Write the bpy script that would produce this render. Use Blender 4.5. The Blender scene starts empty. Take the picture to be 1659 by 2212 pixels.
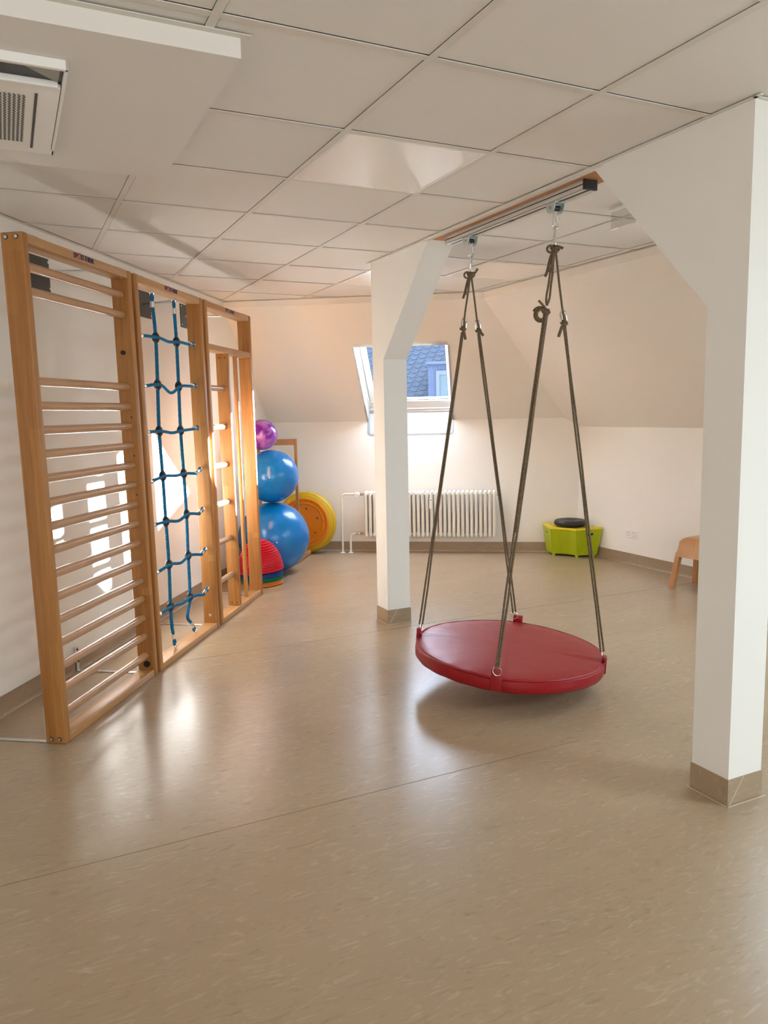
import bpy, bmesh, math, random
from mathutils import Vector, Matrix, geometry
random.seed(4)
PI = math.pi
R = math.radians
C = bpy.context.scene.collection

# ------------------------------------------------------------------ camera & reference frames
CAM_H = 1.46909
F_PX = 1670.95
PITCH = 0.127749
ROLL = -0.018977
CEIL = 2.4785
TH = 0.449429                     # direction of beam grid
Uv = Vector((math.cos(TH), math.sin(TH), 0))
Wv = Vector((-math.sin(TH), math.cos(TH), 0))
FA = Vector((-1.461, 3.373, 0))   # start of the climbing frames' front line
FT = Vector((0.15137, 0.98848, 0)).normalized()
FN = Vector((-FT.y, FT.x, 0))     # towards left wall
FR_ROT = math.atan2(FT.y, FT.x)
WALL_D = 0.515
BA = Vector((-0.446, 8.243, 0))
BT = Vector((0.99098, -0.134, 0)).normalized()
BN = Vector((-BT.y, BT.x, 0))     # outwards
BK_ROT = math.atan2(BT.y, BT.x)

def UW(u, w, z=0): return Uv * u + Wv * w + Vector((0, 0, z))
def FR(s, d, z=0): return FA + FT * s + FN * d + Vector((0, 0, z))
def BK(a, o, z=0): return BA + BT * a + BN * o + Vector((0, 0, z))
def isect(p, d, q, e):
    # 2d line intersection
    det = d.x * (-e.y) + e.x * d.y
    bx, by = q.x - p.x, q.y - p.y
    t = (bx * (-e.y) + e.x * by) / det
    return p + d * t

cam_d = bpy.data.cameras.new('camera')
cam = bpy.data.objects.new('camera', cam_d); C.objects.link(cam)
cp, sp = math.cos(PITCH), math.sin(PITCH)
fwd = Vector((0, cp, -sp)); up0 = Vector((0, sp, cp)); rt0 = Vector((1, 0, 0))
rt = rt0 * math.cos(ROLL) + up0 * math.sin(ROLL)
upv = -rt0 * math.sin(ROLL) + up0 * math.cos(ROLL)
cam.matrix_world = Matrix(((rt.x, upv.x, -fwd.x, 0), (rt.y, upv.y, -fwd.y, 0), (rt.z, upv.z, -fwd.z, CAM_H), (0, 0, 0, 1)))
cam_d.sensor_fit = 'VERTICAL'; cam_d.sensor_height = 36.0; cam_d.sensor_width = 27.0
cam_d.lens = F_PX * 36.0 / 2212.0
cam_d.clip_start = 0.05; cam_d.clip_end = 200
bpy.context.scene.camera = cam

# ------------------------------------------------------------------ materials
def srgb(r, g, b):
    def f(c):
        c /= 255.0
        return c / 12.92 if c <= 0.04045 else ((c + 0.055) / 1.055) ** 2.4
    return (f(r), f(g), f(b), 1)

def new_mat(name, col, rough=0.5, metal=0.0, spec=0.5, coat=0.0):
    m = bpy.data.materials.new(name); m.use_nodes = True
    b = m.node_tree.nodes['Principled BSDF']
    b.inputs['Base Color'].default_value = col if len(col) == 4 else (*col, 1)
    b.inputs['Roughness'].default_value = rough
    b.inputs['Metallic'].default_value = metal
    b.inputs['Specular IOR Level'].default_value = spec
    if coat: b.inputs['Coat Weight'].default_value = coat; b.inputs['Coat Roughness'].default_value = 0.08
    return m, m.node_tree, b

def noise_var(nt, b, col1, col2, scale=(1, 1, 1), nscale=5, detail=4, lo=0.35, hi=0.65, bump=0.0, bdist=0.002, distortion=0.0):
    tc = nt.nodes.new('ShaderNodeTexCoord'); mp = nt.nodes.new('ShaderNodeMapping')
    mp.inputs['Scale'].default_value = scale
    nt.links.new(tc.outputs['Object'], mp.inputs['Vector'])
    n = nt.nodes.new('ShaderNodeTexNoise'); n.inputs['Scale'].default_value = nscale; n.inputs['Detail'].default_value = detail
    n.inputs['Distortion'].default_value = distortion
    nt.links.new(mp.outputs[0], n.inputs['Vector'])
    cr = nt.nodes.new('ShaderNodeValToRGB')
    cr.color_ramp.elements[0].position = lo; cr.color_ramp.elements[1].position = hi
    cr.color_ramp.elements[0].color = col1; cr.color_ramp.elements[1].color = col2
    nt.links.new(n.outputs['Fac'], cr.inputs['Fac'])
    nt.links.new(cr.outputs['Color'], b.inputs['Base Color'])
    if bump:
        bp = nt.nodes.new('ShaderNodeBump'); bp.inputs['Strength'].default_value = bump; bp.inputs['Distance'].default_value = bdist
        nt.links.new(n.outputs['Fac'], bp.inputs['Height']); nt.links.new(bp.outputs[0], b.inputs['Normal'])
    return tc, mp, n, cr

def plaster(name, c1, c2, bump=0.25, nscale=90):
    m, nt, b = new_mat(name, c1, 0.75, 0, 0.25)
    tc, mp, n, cr = noise_var(nt, b, c1, c2, nscale=1.3, detail=3)
    n2 = nt.nodes.new('ShaderNodeTexNoise'); n2.inputs['Scale'].default_value = nscale; n2.inputs['Detail'].default_value = 5
    nt.links.new(tc.outputs['Object'], n2.inputs['Vector'])
    bp = nt.nodes.new('ShaderNodeBump'); bp.inputs['Strength'].default_value = bump; bp.inputs['Distance'].default_value = 0.0015
    nt.links.new(n2.outputs['Fac'], bp.inputs['Height']); nt.links.new(bp.outputs[0], b.inputs['Normal'])
    return m

M = {}
M['wall'] = plaster('wall_paint', (0.86, 0.82, 0.75, 1), (0.875, 0.835, 0.765, 1))
M['pillar'] = plaster('pillar_paint', (0.80, 0.785, 0.74, 1), (0.815, 0.80, 0.755, 1), 0.12, 120)
M['slope'] = plaster('slope_paint', (0.83, 0.775, 0.70, 1), (0.845, 0.79, 0.715, 1), 0.12, 60)
M['tile'] = plaster('ceiling_tile', (0.775, 0.75, 0.71, 1), (0.79, 0.765, 0.725, 1), 0.2, 200)
M['soffit'] = plaster('soffit_paint', (0.775, 0.745, 0.70, 1), (0.79, 0.76, 0.715, 1), 0.1, 80)
M['tbar'] = new_mat('ceiling_rail', (0.70, 0.665, 0.60), 0.4)[0]
M['void'] = new_mat('void_shade', (0.02, 0.02, 0.02), 0.9)[0]  # near-black colour puts the shade into the gaps between tiles
M['white'] = new_mat('white_lacquer', (0.86, 0.85, 0.82), 0.3)[0]
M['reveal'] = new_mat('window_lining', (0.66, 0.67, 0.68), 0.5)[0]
M['radiator'] = new_mat('radiator_enamel', (0.84, 0.80, 0.71), 0.3, coat=0.0)[0]
M['black'] = new_mat('black_plastic', (0.012, 0.012, 0.013), 0.45)[0]
M['rubber'] = new_mat('black_rubber', (0.010, 0.010, 0.011), 0.42)[0]
M['steel'] = new_mat('zinc_steel', (0.72, 0.74, 0.74), 0.28, 1.0)[0]
M['chrome'] = new_mat('bright_steel', (0.85, 0.85, 0.84), 0.12, 1.0)[0]
M['galv'] = new_mat('galvanised_plate', (0.50, 0.58, 0.58), 0.4, 0.45)[0]
M['darkplate'] = new_mat('dark_steel_plate', (0.085, 0.082, 0.075), 0.5, 0.4)[0]
M['brass'] = new_mat('brass_fitting', (0.45, 0.34, 0.2), 0.35, 1.0)[0]
M['alu'] = new_mat('anodised_aluminium', (0.66, 0.64, 0.60), 0.35, 0.5)[0]
M['groove'] = new_mat('groove_black', (0.03, 0.03, 0.03), 0.6)[0]
M['navy'] = new_mat('navy_print', (0.02, 0.03, 0.10), 0.5)[0]
M['redprint'] = new_mat('red_print', (0.55, 0.02, 0.05), 0.5)[0]
M['socket'] = new_mat('socket_plastic', (0.85, 0.83, 0.78), 0.3)[0]
M['weld'] = new_mat('weld_bead', (0.62, 0.52, 0.38), 0.45)[0]
M['mirror'] = new_mat('mirror_glass', (0.9, 0.9, 0.9), 0.03, 1.0)[0]
M['green'] = new_mat('lime_lacquer', (0.42, 0.50, 0.003), 0.4)[0]
M['yellow'] = new_mat('yellow_lacquer', (0.80, 0.62, 0.02), 0.4)[0]
M['diffuser'] = new_mat('lamp_diffuser', (0.90, 0.86, 0.80), 0.22, coat=0.5)[0]

def wood(name, axis, light, dark, rough=0.42):
    m, nt, b = new_mat(name, light, rough, 0, 0.5)
    N = nt.nodes
    tc = N.new('ShaderNodeTexCoord')
    # stave pattern: blocks of slightly different tone
    mp = N.new('ShaderNodeMapping')
    sc = [22, 22, 22]; sc[axis] = 2.1
    mp.inputs['Scale'].default_value = sc
    nt.links.new(tc.outputs['Object'], mp.inputs['Vector'])
    vor = N.new('ShaderNodeTexWhiteNoise'); vor.noise_dimensions = '3D'
    fl = N.new('ShaderNodeVectorMath'); fl.operation = 'FLOOR'
    nt.links.new(mp.outputs[0], fl.inputs[0]); nt.links.new(fl.outputs[0], vor.inputs['Vector'])
    # grain
    mp2 = N.new('ShaderNodeMapping')
    sc = [60, 60, 60]; sc[axis] = 3.0
    mp2.inputs['Scale'].default_value = sc
    nt.links.new(tc.outputs['Object'], mp2.inputs['Vector'])
    n = N.new('ShaderNodeTexNoise'); n.inputs['Scale'].default_value = 1.0; n.inputs['Detail'].default_value = 5; n.inputs['Distortion'].default_value = 0.6
    nt.links.new(mp2.outputs[0], n.inputs['Vector'])
    mix = N.new('ShaderNodeMath'); mix.operation = 'MULTIPLY_ADD'; mix.inputs[1].default_value = 0.42
    nt.links.new(vor.outputs['Value'], mix.inputs[0]); nt.links.new(n.outputs['Fac'], mix.inputs[2])
    cr = N.new('ShaderNodeValToRGB'); cr.color_ramp.elements[0].position = 0.35; cr.color_ramp.elements[1].position = 1.0
    cr.color_ramp.elements[0].color = light; cr.color_ramp.elements[1].color = dark
    nt.links.new(mix.outputs[0], cr.inputs['Fac']); nt.links.new(cr.outputs['Color'], b.inputs['Base Color'])
    return m
BL, BD = (0.50, 0.235, 0.068, 1), (0.34, 0.138, 0.032, 1)
M['woodz'] = wood('beech_upright', 2, BL, BD)
M['woodx'] = wood('beech_lengthwise', 0, (0.56, 0.305, 0.125, 1), (0.42, 0.21, 0.075, 1))
M['rungwood'] = wood('beech_dowel', 0, (0.54, 0.31, 0.165, 1), (0.40, 0.21, 0.10, 1), 0.28)
M['ply'] = wood('beech_plywood', 2, (0.54, 0.27, 0.105, 1), (0.44, 0.21, 0.075, 1), 0.3)
M['underwood'] = wood('beam_underside', 1, (0.55, 0.26, 0.10, 1), (0.42, 0.18, 0.07, 1), 0.5)

# floor: marbled sheet flooring, marbling runs along local x
def floor_mat(name, k=1.0, rough=0.27):
    m, nt, b = new_mat(name, (0.4, 0.3, 0.2), rough, 0, 0.5)
    N = nt.nodes; L = nt.links
    tc = N.new('ShaderNodeTexCoord')
    def streak(sx, sy, sc, det, dist, lo, hi):
        mp = N.new('ShaderNodeMapping'); mp.inputs['Scale'].default_value = (sx, sy, sy)
        L.new(tc.outputs['Object'], mp.inputs['Vector'])
        n = N.new('ShaderNodeTexNoise'); n.inputs['Scale'].default_value = sc; n.inputs['Detail'].default_value = det; n.inputs['Distortion'].default_value = dist
        L.new(mp.outputs[0], n.inputs['Vector'])
        mr = N.new('ShaderNodeMapRange'); mr.inputs['From Min'].default_value = lo; mr.inputs['From Max'].default_value = hi
        L.new(n.outputs['Fac'], mr.inputs['Value'])
        return mr.outputs['Result'], n
    base = (0.385 * k, 0.277 * k, 0.174 * k, 1); lt = (0.48 * k, 0.37 * k, 0.255 * k, 1); dk = (0.27 * k, 0.195 * k, 0.115 * k, 1)
    f0, _ = streak(0.7, 2.0, 1.5, 3, 0.3, 0.3, 0.7)
    f1, n1 = streak(6.5, 24.0, 1.3, 10, 2.6, 0.55, 0.75)
    f2, _ = streak(3.2, 20.0, 1.3, 6, 1.6, 0.57, 0.74)
    mx0 = N.new('ShaderNodeMix'); mx0.data_type = 'RGBA'
    mx0.inputs['A'].default_value = base; mx0.inputs['B'].default_value = (0.415 * k, 0.302 * k, 0.194 * k, 1)
    L.new(f0, mx0.inputs['Factor'])
    mx1 = N.new('ShaderNodeMix'); mx1.data_type = 'RGBA'; mx1.inputs['B'].default_value = lt
    L.new(mx0.outputs['Result'], mx1.inputs['A']); L.new(f1, mx1.inputs['Factor'])
    mp3 = N.new('ShaderNodeMapping'); mp3.inputs['Location'].default_value = (7.3, 2.1, 0)
    mx2 = N.new('ShaderNodeMix'); mx2.data_type = 'RGBA'; mx2.inputs['B'].default_value = dk
    L.new(mx1.outputs['Result'], mx2.inputs['A'])
    g = N.new('ShaderNodeMath'); g.operation = 'MULTIPLY'; g.inputs[1].default_value = 0.6
    # second streak layer shifted
    mpb = N.new('ShaderNodeMapping'); mpb.inputs['Scale'].default_value = (6.0, 22, 22); mpb.inputs['Location'].default_value = (13.7, 5.1, 0)
    L.new(tc.outputs['Object'], mpb.inputs['Vector'])
    nb = N.new('ShaderNodeTexNoise'); nb.inputs['Scale'].default_value = 1.2; nb.inputs['Detail'].default_value = 10; nb.inputs['Distortion'].default_value = 2.6
    L.new(mpb.outputs[0], nb.inputs['Vector'])
    mrb = N.new('ShaderNodeMapRange'); mrb.inputs['From Min'].default_value = 0.57; mrb.inputs['From Max'].default_value = 0.76
    L.new(nb.outputs['Fac'], mrb.inputs['Value']); L.new(mrb.outputs['Result'], g.inputs[0])
    L.new(g.outputs[0], mx2.inputs['Factor'])
    L.new(mx2.outputs['Result'], b.inputs['Base Color'])
    bp = N.new('ShaderNodeBump'); bp.inputs['Strength'].default_value = 0.12; bp.inputs['Distance'].default_value = 0.002
    nn = N.new('ShaderNodeTexNoise'); nn.inputs['Scale'].default_value = 14; nn.inputs['Detail'].default_value = 3
    L.new(tc.outputs['Object'], nn.inputs['Vector']); L.new(nn.outputs['Fac'], bp.inputs['Height']); L.new(bp.outputs[0], b.inputs['Normal'])
    return m
M['floor'] = floor_mat('marbled_flooring')
M['skirt'] = floor_mat('marbled_skirting', 0.86, 0.4)

def vinyl(name, col, rough=0.35):
    m, nt, b = new_mat(name, col, rough, 0, 0.5)
    n = nt.nodes.new('ShaderNodeTexNoise'); n.inputs['Scale'].default_value = 7; n.inputs['Detail'].default_value = 2
    tc = nt.nodes.new('ShaderNodeTexCoord'); nt.links.new(tc.outputs['Object'], n.inputs['Vector'])
    bp = nt.nodes.new('ShaderNodeBump'); bp.inputs['Strength'].default_value = 0.25; bp.inputs['Distance'].default_value = 0.01
    nt.links.new(n.outputs['Fac'], bp.inputs['Height']); nt.links.new(bp.outputs[0], b.inputs['Normal'])
    return m
M['redvinyl'] = vinyl('red_vinyl', (0.30, 0.003, 0.008), 0.40)
M['yvinyl'] = vinyl('yellow_vinyl', (0.66, 0.40, 0.008), 0.45)
M['orange'] = new_mat('orange_plastic', (0.80, 0.23, 0.004), 0.35)[0]

def ball_mat(name, c1, c2, swirl=False):
    m, nt, b = new_mat(name, c1, 0.22, 0, 0.5)
    if swirl:
        noise_var(nt, b, c1, c2, nscale=13, detail=10, lo=0.40, hi=0.64, distortion=0.3)
    return m
M['ballblue'] = ball_mat('blue_rubber', (0.002, 0.165, 0.50, 1), None)
M['ballpurple'] = ball_mat('purple_swirl', (0.16, 0.012, 0.30, 1), (0.42, 0.16, 0.52, 1), True)
def rope_mat(name, c1, c2, s=500):
    m, nt, b = new_mat(name, c1, 0.7, 0, 0.3)
    noise_var(nt, b, c1, c2, nscale=s, detail=2)
    return m
M['hemp'] = rope_mat('brown_cord', (0.085, 0.058, 0.032, 1), (0.20, 0.145, 0.085, 1), 220)
M['bluerope'] = rope_mat('blue_rope', (0.004, 0.10, 0.22, 1), (0.010, 0.19, 0.36, 1), 300)
for nm, c in (('red', (0.62, 0.006, 0.02)), ('blue', (0.008, 0.05, 0.26)), ('dgreen', (0.0, 0.16, 0.08)), ('orange2', (0.80, 0.22, 0.01))):
    M['mat_' + nm] = new_mat('dome_' + nm, c, 0.4)[0]

# glass
def glass(name, tint=(1, 1, 1, 1), refl=0.05):
    m = bpy.data.materials.new(name); m.use_nodes = True; nt = m.node_tree
    for n in list(nt.nodes): nt.nodes.remove(n)
    o = nt.nodes.new('ShaderNodeOutputMaterial'); t = nt.nodes.new('ShaderNodeBsdfTransparent'); g = nt.nodes.new('ShaderNodeBsdfGlossy')
    g.inputs['Roughness'].default_value = 0.02; t.inputs['Color'].default_value = tint
    mx = nt.nodes.new('ShaderNodeMixShader'); mx.inputs[0].default_value = refl
    nt.links.new(t.outputs[0], mx.inputs[1]); nt.links.new(g.outputs[0], mx.inputs[2]); nt.links.new(mx.outputs[0], o.inputs['Surface'])
    return m
M['glass'] = glass('window_glass', (0.92, 0.94, 1.0, 1), 0.02)
M['acrylic'] = glass('clear_acrylic', (0.88, 0.88, 0.86, 1), 0.10)

# slate roof across the street: fish-scale courses
def slate():
    m, nt, b = new_mat('fish_scale_slate', (0.3, 0.36, 0.46), 0.6, 0, 0.08)
    N = nt.nodes; L = nt.links
    tc = N.new('ShaderNodeTexCoord'); mp = N.new('ShaderNodeMapping')
    mp.inputs['Rotation'].default_value = (0, 0, R(-14)); mp.inputs['Scale'].default_value = (4.4, 6.6, 1)
    L.new(tc.outputs['Object'], mp.inputs['Vector'])
    sx = N.new('ShaderNodeSeparateXYZ'); L.new(mp.outputs[0], sx.inputs[0])
    def math_(op, a, bv=None, c=None):
        n = N.new('ShaderNodeMath'); n.operation = op
        for i, v in enumerate((a, bv, c)):
            if v is None: continue
            if isinstance(v, (int, float)): n.inputs[i].default_value = v
            else: L.new(v, n.inputs[i])
        return n.outputs[0]
    row = math_('FLOOR', sx.outputs['Y'])
    fy = math_('FRACT', sx.outputs['Y'])
    off = math_('MULTIPLY', row, 0.5)
    xx = math_('ADD', sx.outputs['X'], off)
    fx = math_('SUBTRACT', math_('FRACT', xx), 0.5)
    # scale bottom arc: y = 0.9*(2fx)^2 shape
    arc = math_('MULTIPLY', math_('MULTIPLY', fx, fx), 2.6)
    d = math_('ABSOLUTE', math_('SUBTRACT', fy, arc))
    line = math_('LESS_THAN', d, 0.12)
    ln2 = math_('LESS_THAN', math_('ABSOLUTE', math_('SUBTRACT', fy, 0.97)), 0.05)
    ln = math_('MAXIMUM', line, ln2)
    wn = N.new('ShaderNodeTexNoise'); wn.inputs['Scale'].default_value = 3.0; L.new(tc.outputs['Object'], wn.inputs['Vector'])
    cr = N.new('ShaderNodeValToRGB'); cr.color_ramp.elements[0].color = (0.0125, 0.0180, 0.0270, 1); cr.color_ramp.elements[1].color = (0.0165, 0.0230, 0.0330, 1)
    L.new(wn.outputs['Fac'], cr.inputs['Fac'])
    mx = N.new('ShaderNodeMix'); mx.data_type = 'RGBA'; mx.inputs['B'].default_value = (0.004, 0.007, 0.014, 1)
    L.new(cr.outputs['Color'], mx.inputs['A']); L.new(ln, mx.inputs['Factor']); L.new(mx.outputs['Result'], b.inputs['Base Color'])
    return m
M['slate'] = slate()

# ------------------------------------------------------------------ mesh helpers
class MB:
    def __init__(s): s.bm = bmesh.new(); s.sm = []
    def _xf(s, vs, mtx):
        if mtx is not None: bmesh.ops.transform(s.bm, matrix=mtx, verts=vs)
    def box(s, x0, x1, y0, y1, z0, z1, bev=0, seg=2, mtx=None):
        r = bmesh.ops.create_cube(s.bm, size=1)
        vs = r['verts']
        for v in vs:
            v.co = Vector(((x0 + x1) / 2 + v.co.x * (x1 - x0), (y0 + y1) / 2 + v.co.y * (y1 - y0), (z0 + z1) / 2 + v.co.z * (z1 - z0)))
        if bev:
            ed = list({e for v in vs for e in v.link_edges})
            g = bmesh.ops.bevel(s.bm, geom=ed, offset=bev, segments=seg, affect='EDGES', profile=0.5)
            vs = list({v for f in g['faces'] for v in f.verts} | {v for v in vs if v.is_valid})
        s._xf(vs, mtx); return s
    def cyl(s, p0, p1, r0, r1=None, seg=20, cap=True):
        p0 = Vector(p0); p1 = Vector(p1); r1 = r0 if r1 is None else r1
        d = p1 - p0
        q = d.to_track_quat('Z', 'Y').to_matrix().to_4x4()
        bmesh.ops.create_cone(s.bm, cap_ends=cap, segments=seg, radius1=r0, radius2=r1, depth=d.length, matrix=Matrix.Translation((p0 + p1) / 2) @ q)
        return s
    def sphere(s, c, r, seg=24, rings=14, scale=(1, 1, 1)):
        bmesh.ops.create_uvsphere(s.bm, u_segments=seg, v_segments=rings, radius=r, matrix=Matrix.Translation(Vector(c)) @ Matrix.Diagonal((*scale, 1)))
        return s
    def tube(s, pts, r, seg=8, closed=False, cap=True):
        pts = [Vector(p) for p in pts]; n = len(pts)
        rings = []; up = Vector((0, 0, 1)); prev = None
        for i, p in enumerate(pts):
            if closed: t = (pts[(i + 1) % n] - pts[i - 1])
            else: t = pts[min(i + 1, n - 1)] - pts[max(i - 1, 0)]
            t.normalize()
            if prev is None:
                a = t.cross(up) if abs(t.z) < 0.95 else t.cross(Vector((1, 0, 0)))
            else:
                a = prev - t * prev.dot(t)
            a.normalize(); prev = a; b = t.cross(a)
            rr = r[i] if isinstance(r, (list, tuple)) else r
            rings.append([s.bm.verts.new(p + a * math.cos(2 * PI * k / seg) * rr + b * math.sin(2 * PI * k / seg) * rr) for k in range(seg)])
        m = n if closed else n - 1
        for i in range(m):
            A, B = rings[i], rings[(i + 1) % n]
            for k in range(seg):
                s.bm.faces.new((A[k], A[(k + 1) % seg], B[(k + 1) % seg], B[k]))
        if cap and not closed:
            s.bm.faces.new(rings[0][::-1]); s.bm.faces.new(rings[-1])
        return s
    def lathe(s, prof, seg=48, mtx=None, close=False):
        # prof: list of (r, z) around local z
        rings = []; allv = []
        for r, z in prof:
            if r < 1e-6:
                v = s.bm.verts.new((0, 0, z)); rings.append([v]); allv.append(v)
            else:
                rg = [s.bm.verts.new((r * math.cos(2 * PI * k / seg), r * math.sin(2 * PI * k / seg), z)) for k in range(seg)]
                rings.append(rg); allv += rg
        for A, B in zip(rings, rings[1:]):
            for k in range(seg):
                a0, a1 = A[k % len(A)], A[(k + 1) % len(A)]; b0, b1 = B[k % len(B)], B[(k + 1) % len(B)]
                if len(A) == 1 and len(B) == 1: continue
                if len(A) == 1: s.bm.faces.new((a0, b1, b0))
                elif len(B) == 1: s.bm.faces.new((a0, a1, b0))
                else: s.bm.faces.new((a0, a1, b1, b0))
        s._xf(allv, mtx); return s
    def prism(s, poly, direction):
        # poly: list of Vector (3D planar, convex or concave), extruded along direction
        direction = Vector(direction)
        a = [s.bm.verts.new(Vector(p)) for p in poly]; b = [s.bm.verts.new(Vector(p) + direction) for p in poly]
        n = len(a)
        s.bm.faces.new(a); s.bm.faces.new(b[::-1])
        for i in range(n): s.bm.faces.new((a[i], b[i], b[(i + 1) % n], a[(i + 1) % n]))
        return s
    def quad(s, *p):
        s.bm.faces.new([s.bm.verts.new(Vector(q)) for q in p]); return s
    def build(s, name, mat, parent=None, smooth=False, loc=None, rotz=None):
        bm = s.bm
        bmesh.ops.recalc_face_normals(bm, faces=bm.faces)
        me = bpy.data.meshes.new(name); bm.to_mesh(me); bm.free()
        me.materials.append(M[mat] if isinstance(mat, str) else mat)
        if smooth:
            me.polygons.foreach_set('use_smooth', [True] * len(me.polygons))
            try: me.set_sharp_from_angle(angle=R(38))
            except Exception: pass
        o = bpy.data.objects.new(name, me); C.objects.link(o)
        if parent is not None: o.parent = parent
        if loc is not None: o.location = loc
        if rotz is not None: o.rotation_euler = (0, 0, rotz)
        return o

def empty(name, loc, rotz=0, label=None, cat=None, group=None, rot=None):
    o = bpy.data.objects.new(name, None); C.objects.link(o); o.empty_display_size = 0.1
    o.location = loc; o.rotation_euler = rot if rot else (0, 0, rotz)
    if label: o['label'] = label
    if cat: o['category'] = cat
    if group: o['group'] = group
    return o
def tag(o, label, cat, group=None):
    o['label'] = label; o['category'] = cat
    if group: o['group'] = group
    return o
def struct(o): o['kind'] = 'structure'; return o
def rel(loc, rotz):
    # converter from world point to local of an empty at loc with rotz
    inv = (Matrix.Translation(loc) @ Matrix.Rotation(rotz, 4, 'Z')).inverted()
    return lambda p: inv @ Vector(p)

# ------------------------------------------------------------------ room geometry
KB, KR = 1.383, 1.29           # knee wall heights (back, right)
TB, TR = 0.842, 0.766          # slope rise per metre
UR = 5.245                     # right wall u
BANDZ = 2.425
REAR_Y = -3.0
LW0 = FR(0, WALL_D); LW_CORNER = isect(LW0, FT, BA, BT)
BR_CORNER = isect(BA, BT, UW(UR, 0), Wv)
R_REAR = isect(UW(UR, 0), Wv, Vector((0, REAR_Y, 0)), Vector((1, 0, 0)))
L_REAR = isect(LW0, FT, Vector((0, REAR_Y, 0)), Vector((1, 0, 0)))
dB = (BANDZ - KB) / TB
dR = (BANDZ - KR) / TR
U_CE = UR - dR                                        # ceiling right edge u
BACK_CE = BA - BN * dB                                # point on ceiling back edge line
CE_L = isect(LW0, FT, BACK_CE, BT)
CE_R = isect(BACK_CE, BT, UW(U_CE, 0), Wv)
CE_RR = isect(UW(U_CE, 0), Wv, Vector((0, REAR_Y, 0)), Vector((1, 0, 0)))
Z = lambda p, z: Vector((p.x, p.y, z))

# floor, built in grid frame so the marbling follows the sheets
inv = Matrix.Rotation(-TH, 4, 'Z')
fl = MB().prism([inv @ Z(p, 0) for p in (L_REAR, R_REAR, BR_CORNER, LW_CORNER)], (0, 0, -0.1)).build('floor', 'floor', rotz=TH)
struct(fl)
# sheet seams
sm = MB()
for wv_, u0, u1 in ((2.60, -1.5, 2.2), (4.62, -1.0, 5.2), (0.9, -1.2, 5.2)):
    sm.box(u0, u1, wv_ - 0.0012, wv_ + 0.0012, 0.0, 0.0006)
struct(sm.build('trim_1', new_mat('seam_line', (0.20, 0.14, 0.08), 0.5)[0], rotz=TH))

# left wall
def slab(name, poly, off, mat='wall'):
    return struct(MB().prism(poly, off).build(name, mat))
slab('wall_left', [Z(L_REAR, 0), Z(LW_CORNER, 0), Z(LW_CORNER, KB), Z(CE_L, BANDZ), Z(CE_L, 2.60), Z(L_REAR, 2.60)], FN * 0.12)
# back knee wall with window notch, local back frame
WA0, WA1, WZ0, WZ1 = 0.305, 1.183, 1.243, 2.078
aL = (LW_CORNER - BA).dot(BT); aR = (BR_CORNER - BA).dot(BT)
# where right slope cuts the back wall top
p_k = BA.copy()
# u along back wall: u(a) = BA.U + a*BT.U ; right slope height = KR + (UR-u)*TR = KB
aK = ((UR - (KB - KR) / TR) - BA.dot(Uv)) / BT.dot(Uv)
m = MB()
TKB = 0.14
m.prism([(aL - 0.1, 0, 0), (WA0, 0, 0), (WA0, 0, KB), (aL - 0.1, 0, KB)], (0, TKB, 0))
m.prism([(WA0, 0, 0), (WA1, 0, 0), (WA1, 0, WZ0), (WA0, 0, WZ0)], (0, TKB, 0))
m.prism([(WA1, 0, 0), (aR + 0.05, 0, 0), (aR + 0.05, 0, KR), (aR, 0, KR), (aK, 0, KB), (WA1, 0, KB)], (0, TKB, 0))
struct(m.build('wall_back', 'wall', loc=BA, rotz=BK_ROT))
# back slope with window opening (local back frame; room side is y<0)
SA = math.atan(TB)
nout = Vector((0, math.sin(SA), math.cos(SA)))
def SL(a, z, off=0): return Vector((a, -(z - KB) / TB, z)) + nout * off
bkinv = rel(BA, BK_ROT)
ceL = bkinv(Z(CE_L, BANDZ)); ceR = bkinv(Z(CE_R, BANDZ))
m = MB()
TS = 0.10
def valley_a(z): # a on valley line at height z
    t = (z - KB) / (BANDZ - KB); return aK + (ceR.x - aK) * t
m.prism([SL(aL - 0.1, KB), SL(WA0, KB), SL(WA0, BANDZ), SL(ceL.x - 0.1, BANDZ)], nout * TS)
m.prism([SL(WA0, WZ1), SL(WA1, WZ1), SL(WA1, BANDZ), SL(WA0, BANDZ)], nout * TS)
m.prism([SL(WA1, KB), SL(aK, KB), SL(ceR.x, BANDZ), SL(WA1, BANDZ)], nout * TS)
# vertical band under ceiling edge
m.prism([Vector((ceL.x - 0.1, ceL.y, BANDZ)), Vector((ceR.x, ceR.y, BANDZ)), Vector((ceR.x, ceR.y, 2.62)), Vector((ceL.x - 0.1, ceL.y, 2.62))], (0, 0.1, 0))
struct(m.build('wall_back_slope', 'slope', loc=BA, rotz=BK_ROT))
# right knee wall + slope
slab('wall_right', [Z(BR_CORNER, 0), Z(R_REAR, 0), Z(R_REAR, KR), Z(BR_CORNER, KR)], Uv * 0.12)
P_k = BK(aK, 0, KB)
nr = (Uv * math.sin(math.atan(TR)) + Vector((0, 0, 1)) * math.cos(math.atan(TR)))
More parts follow.
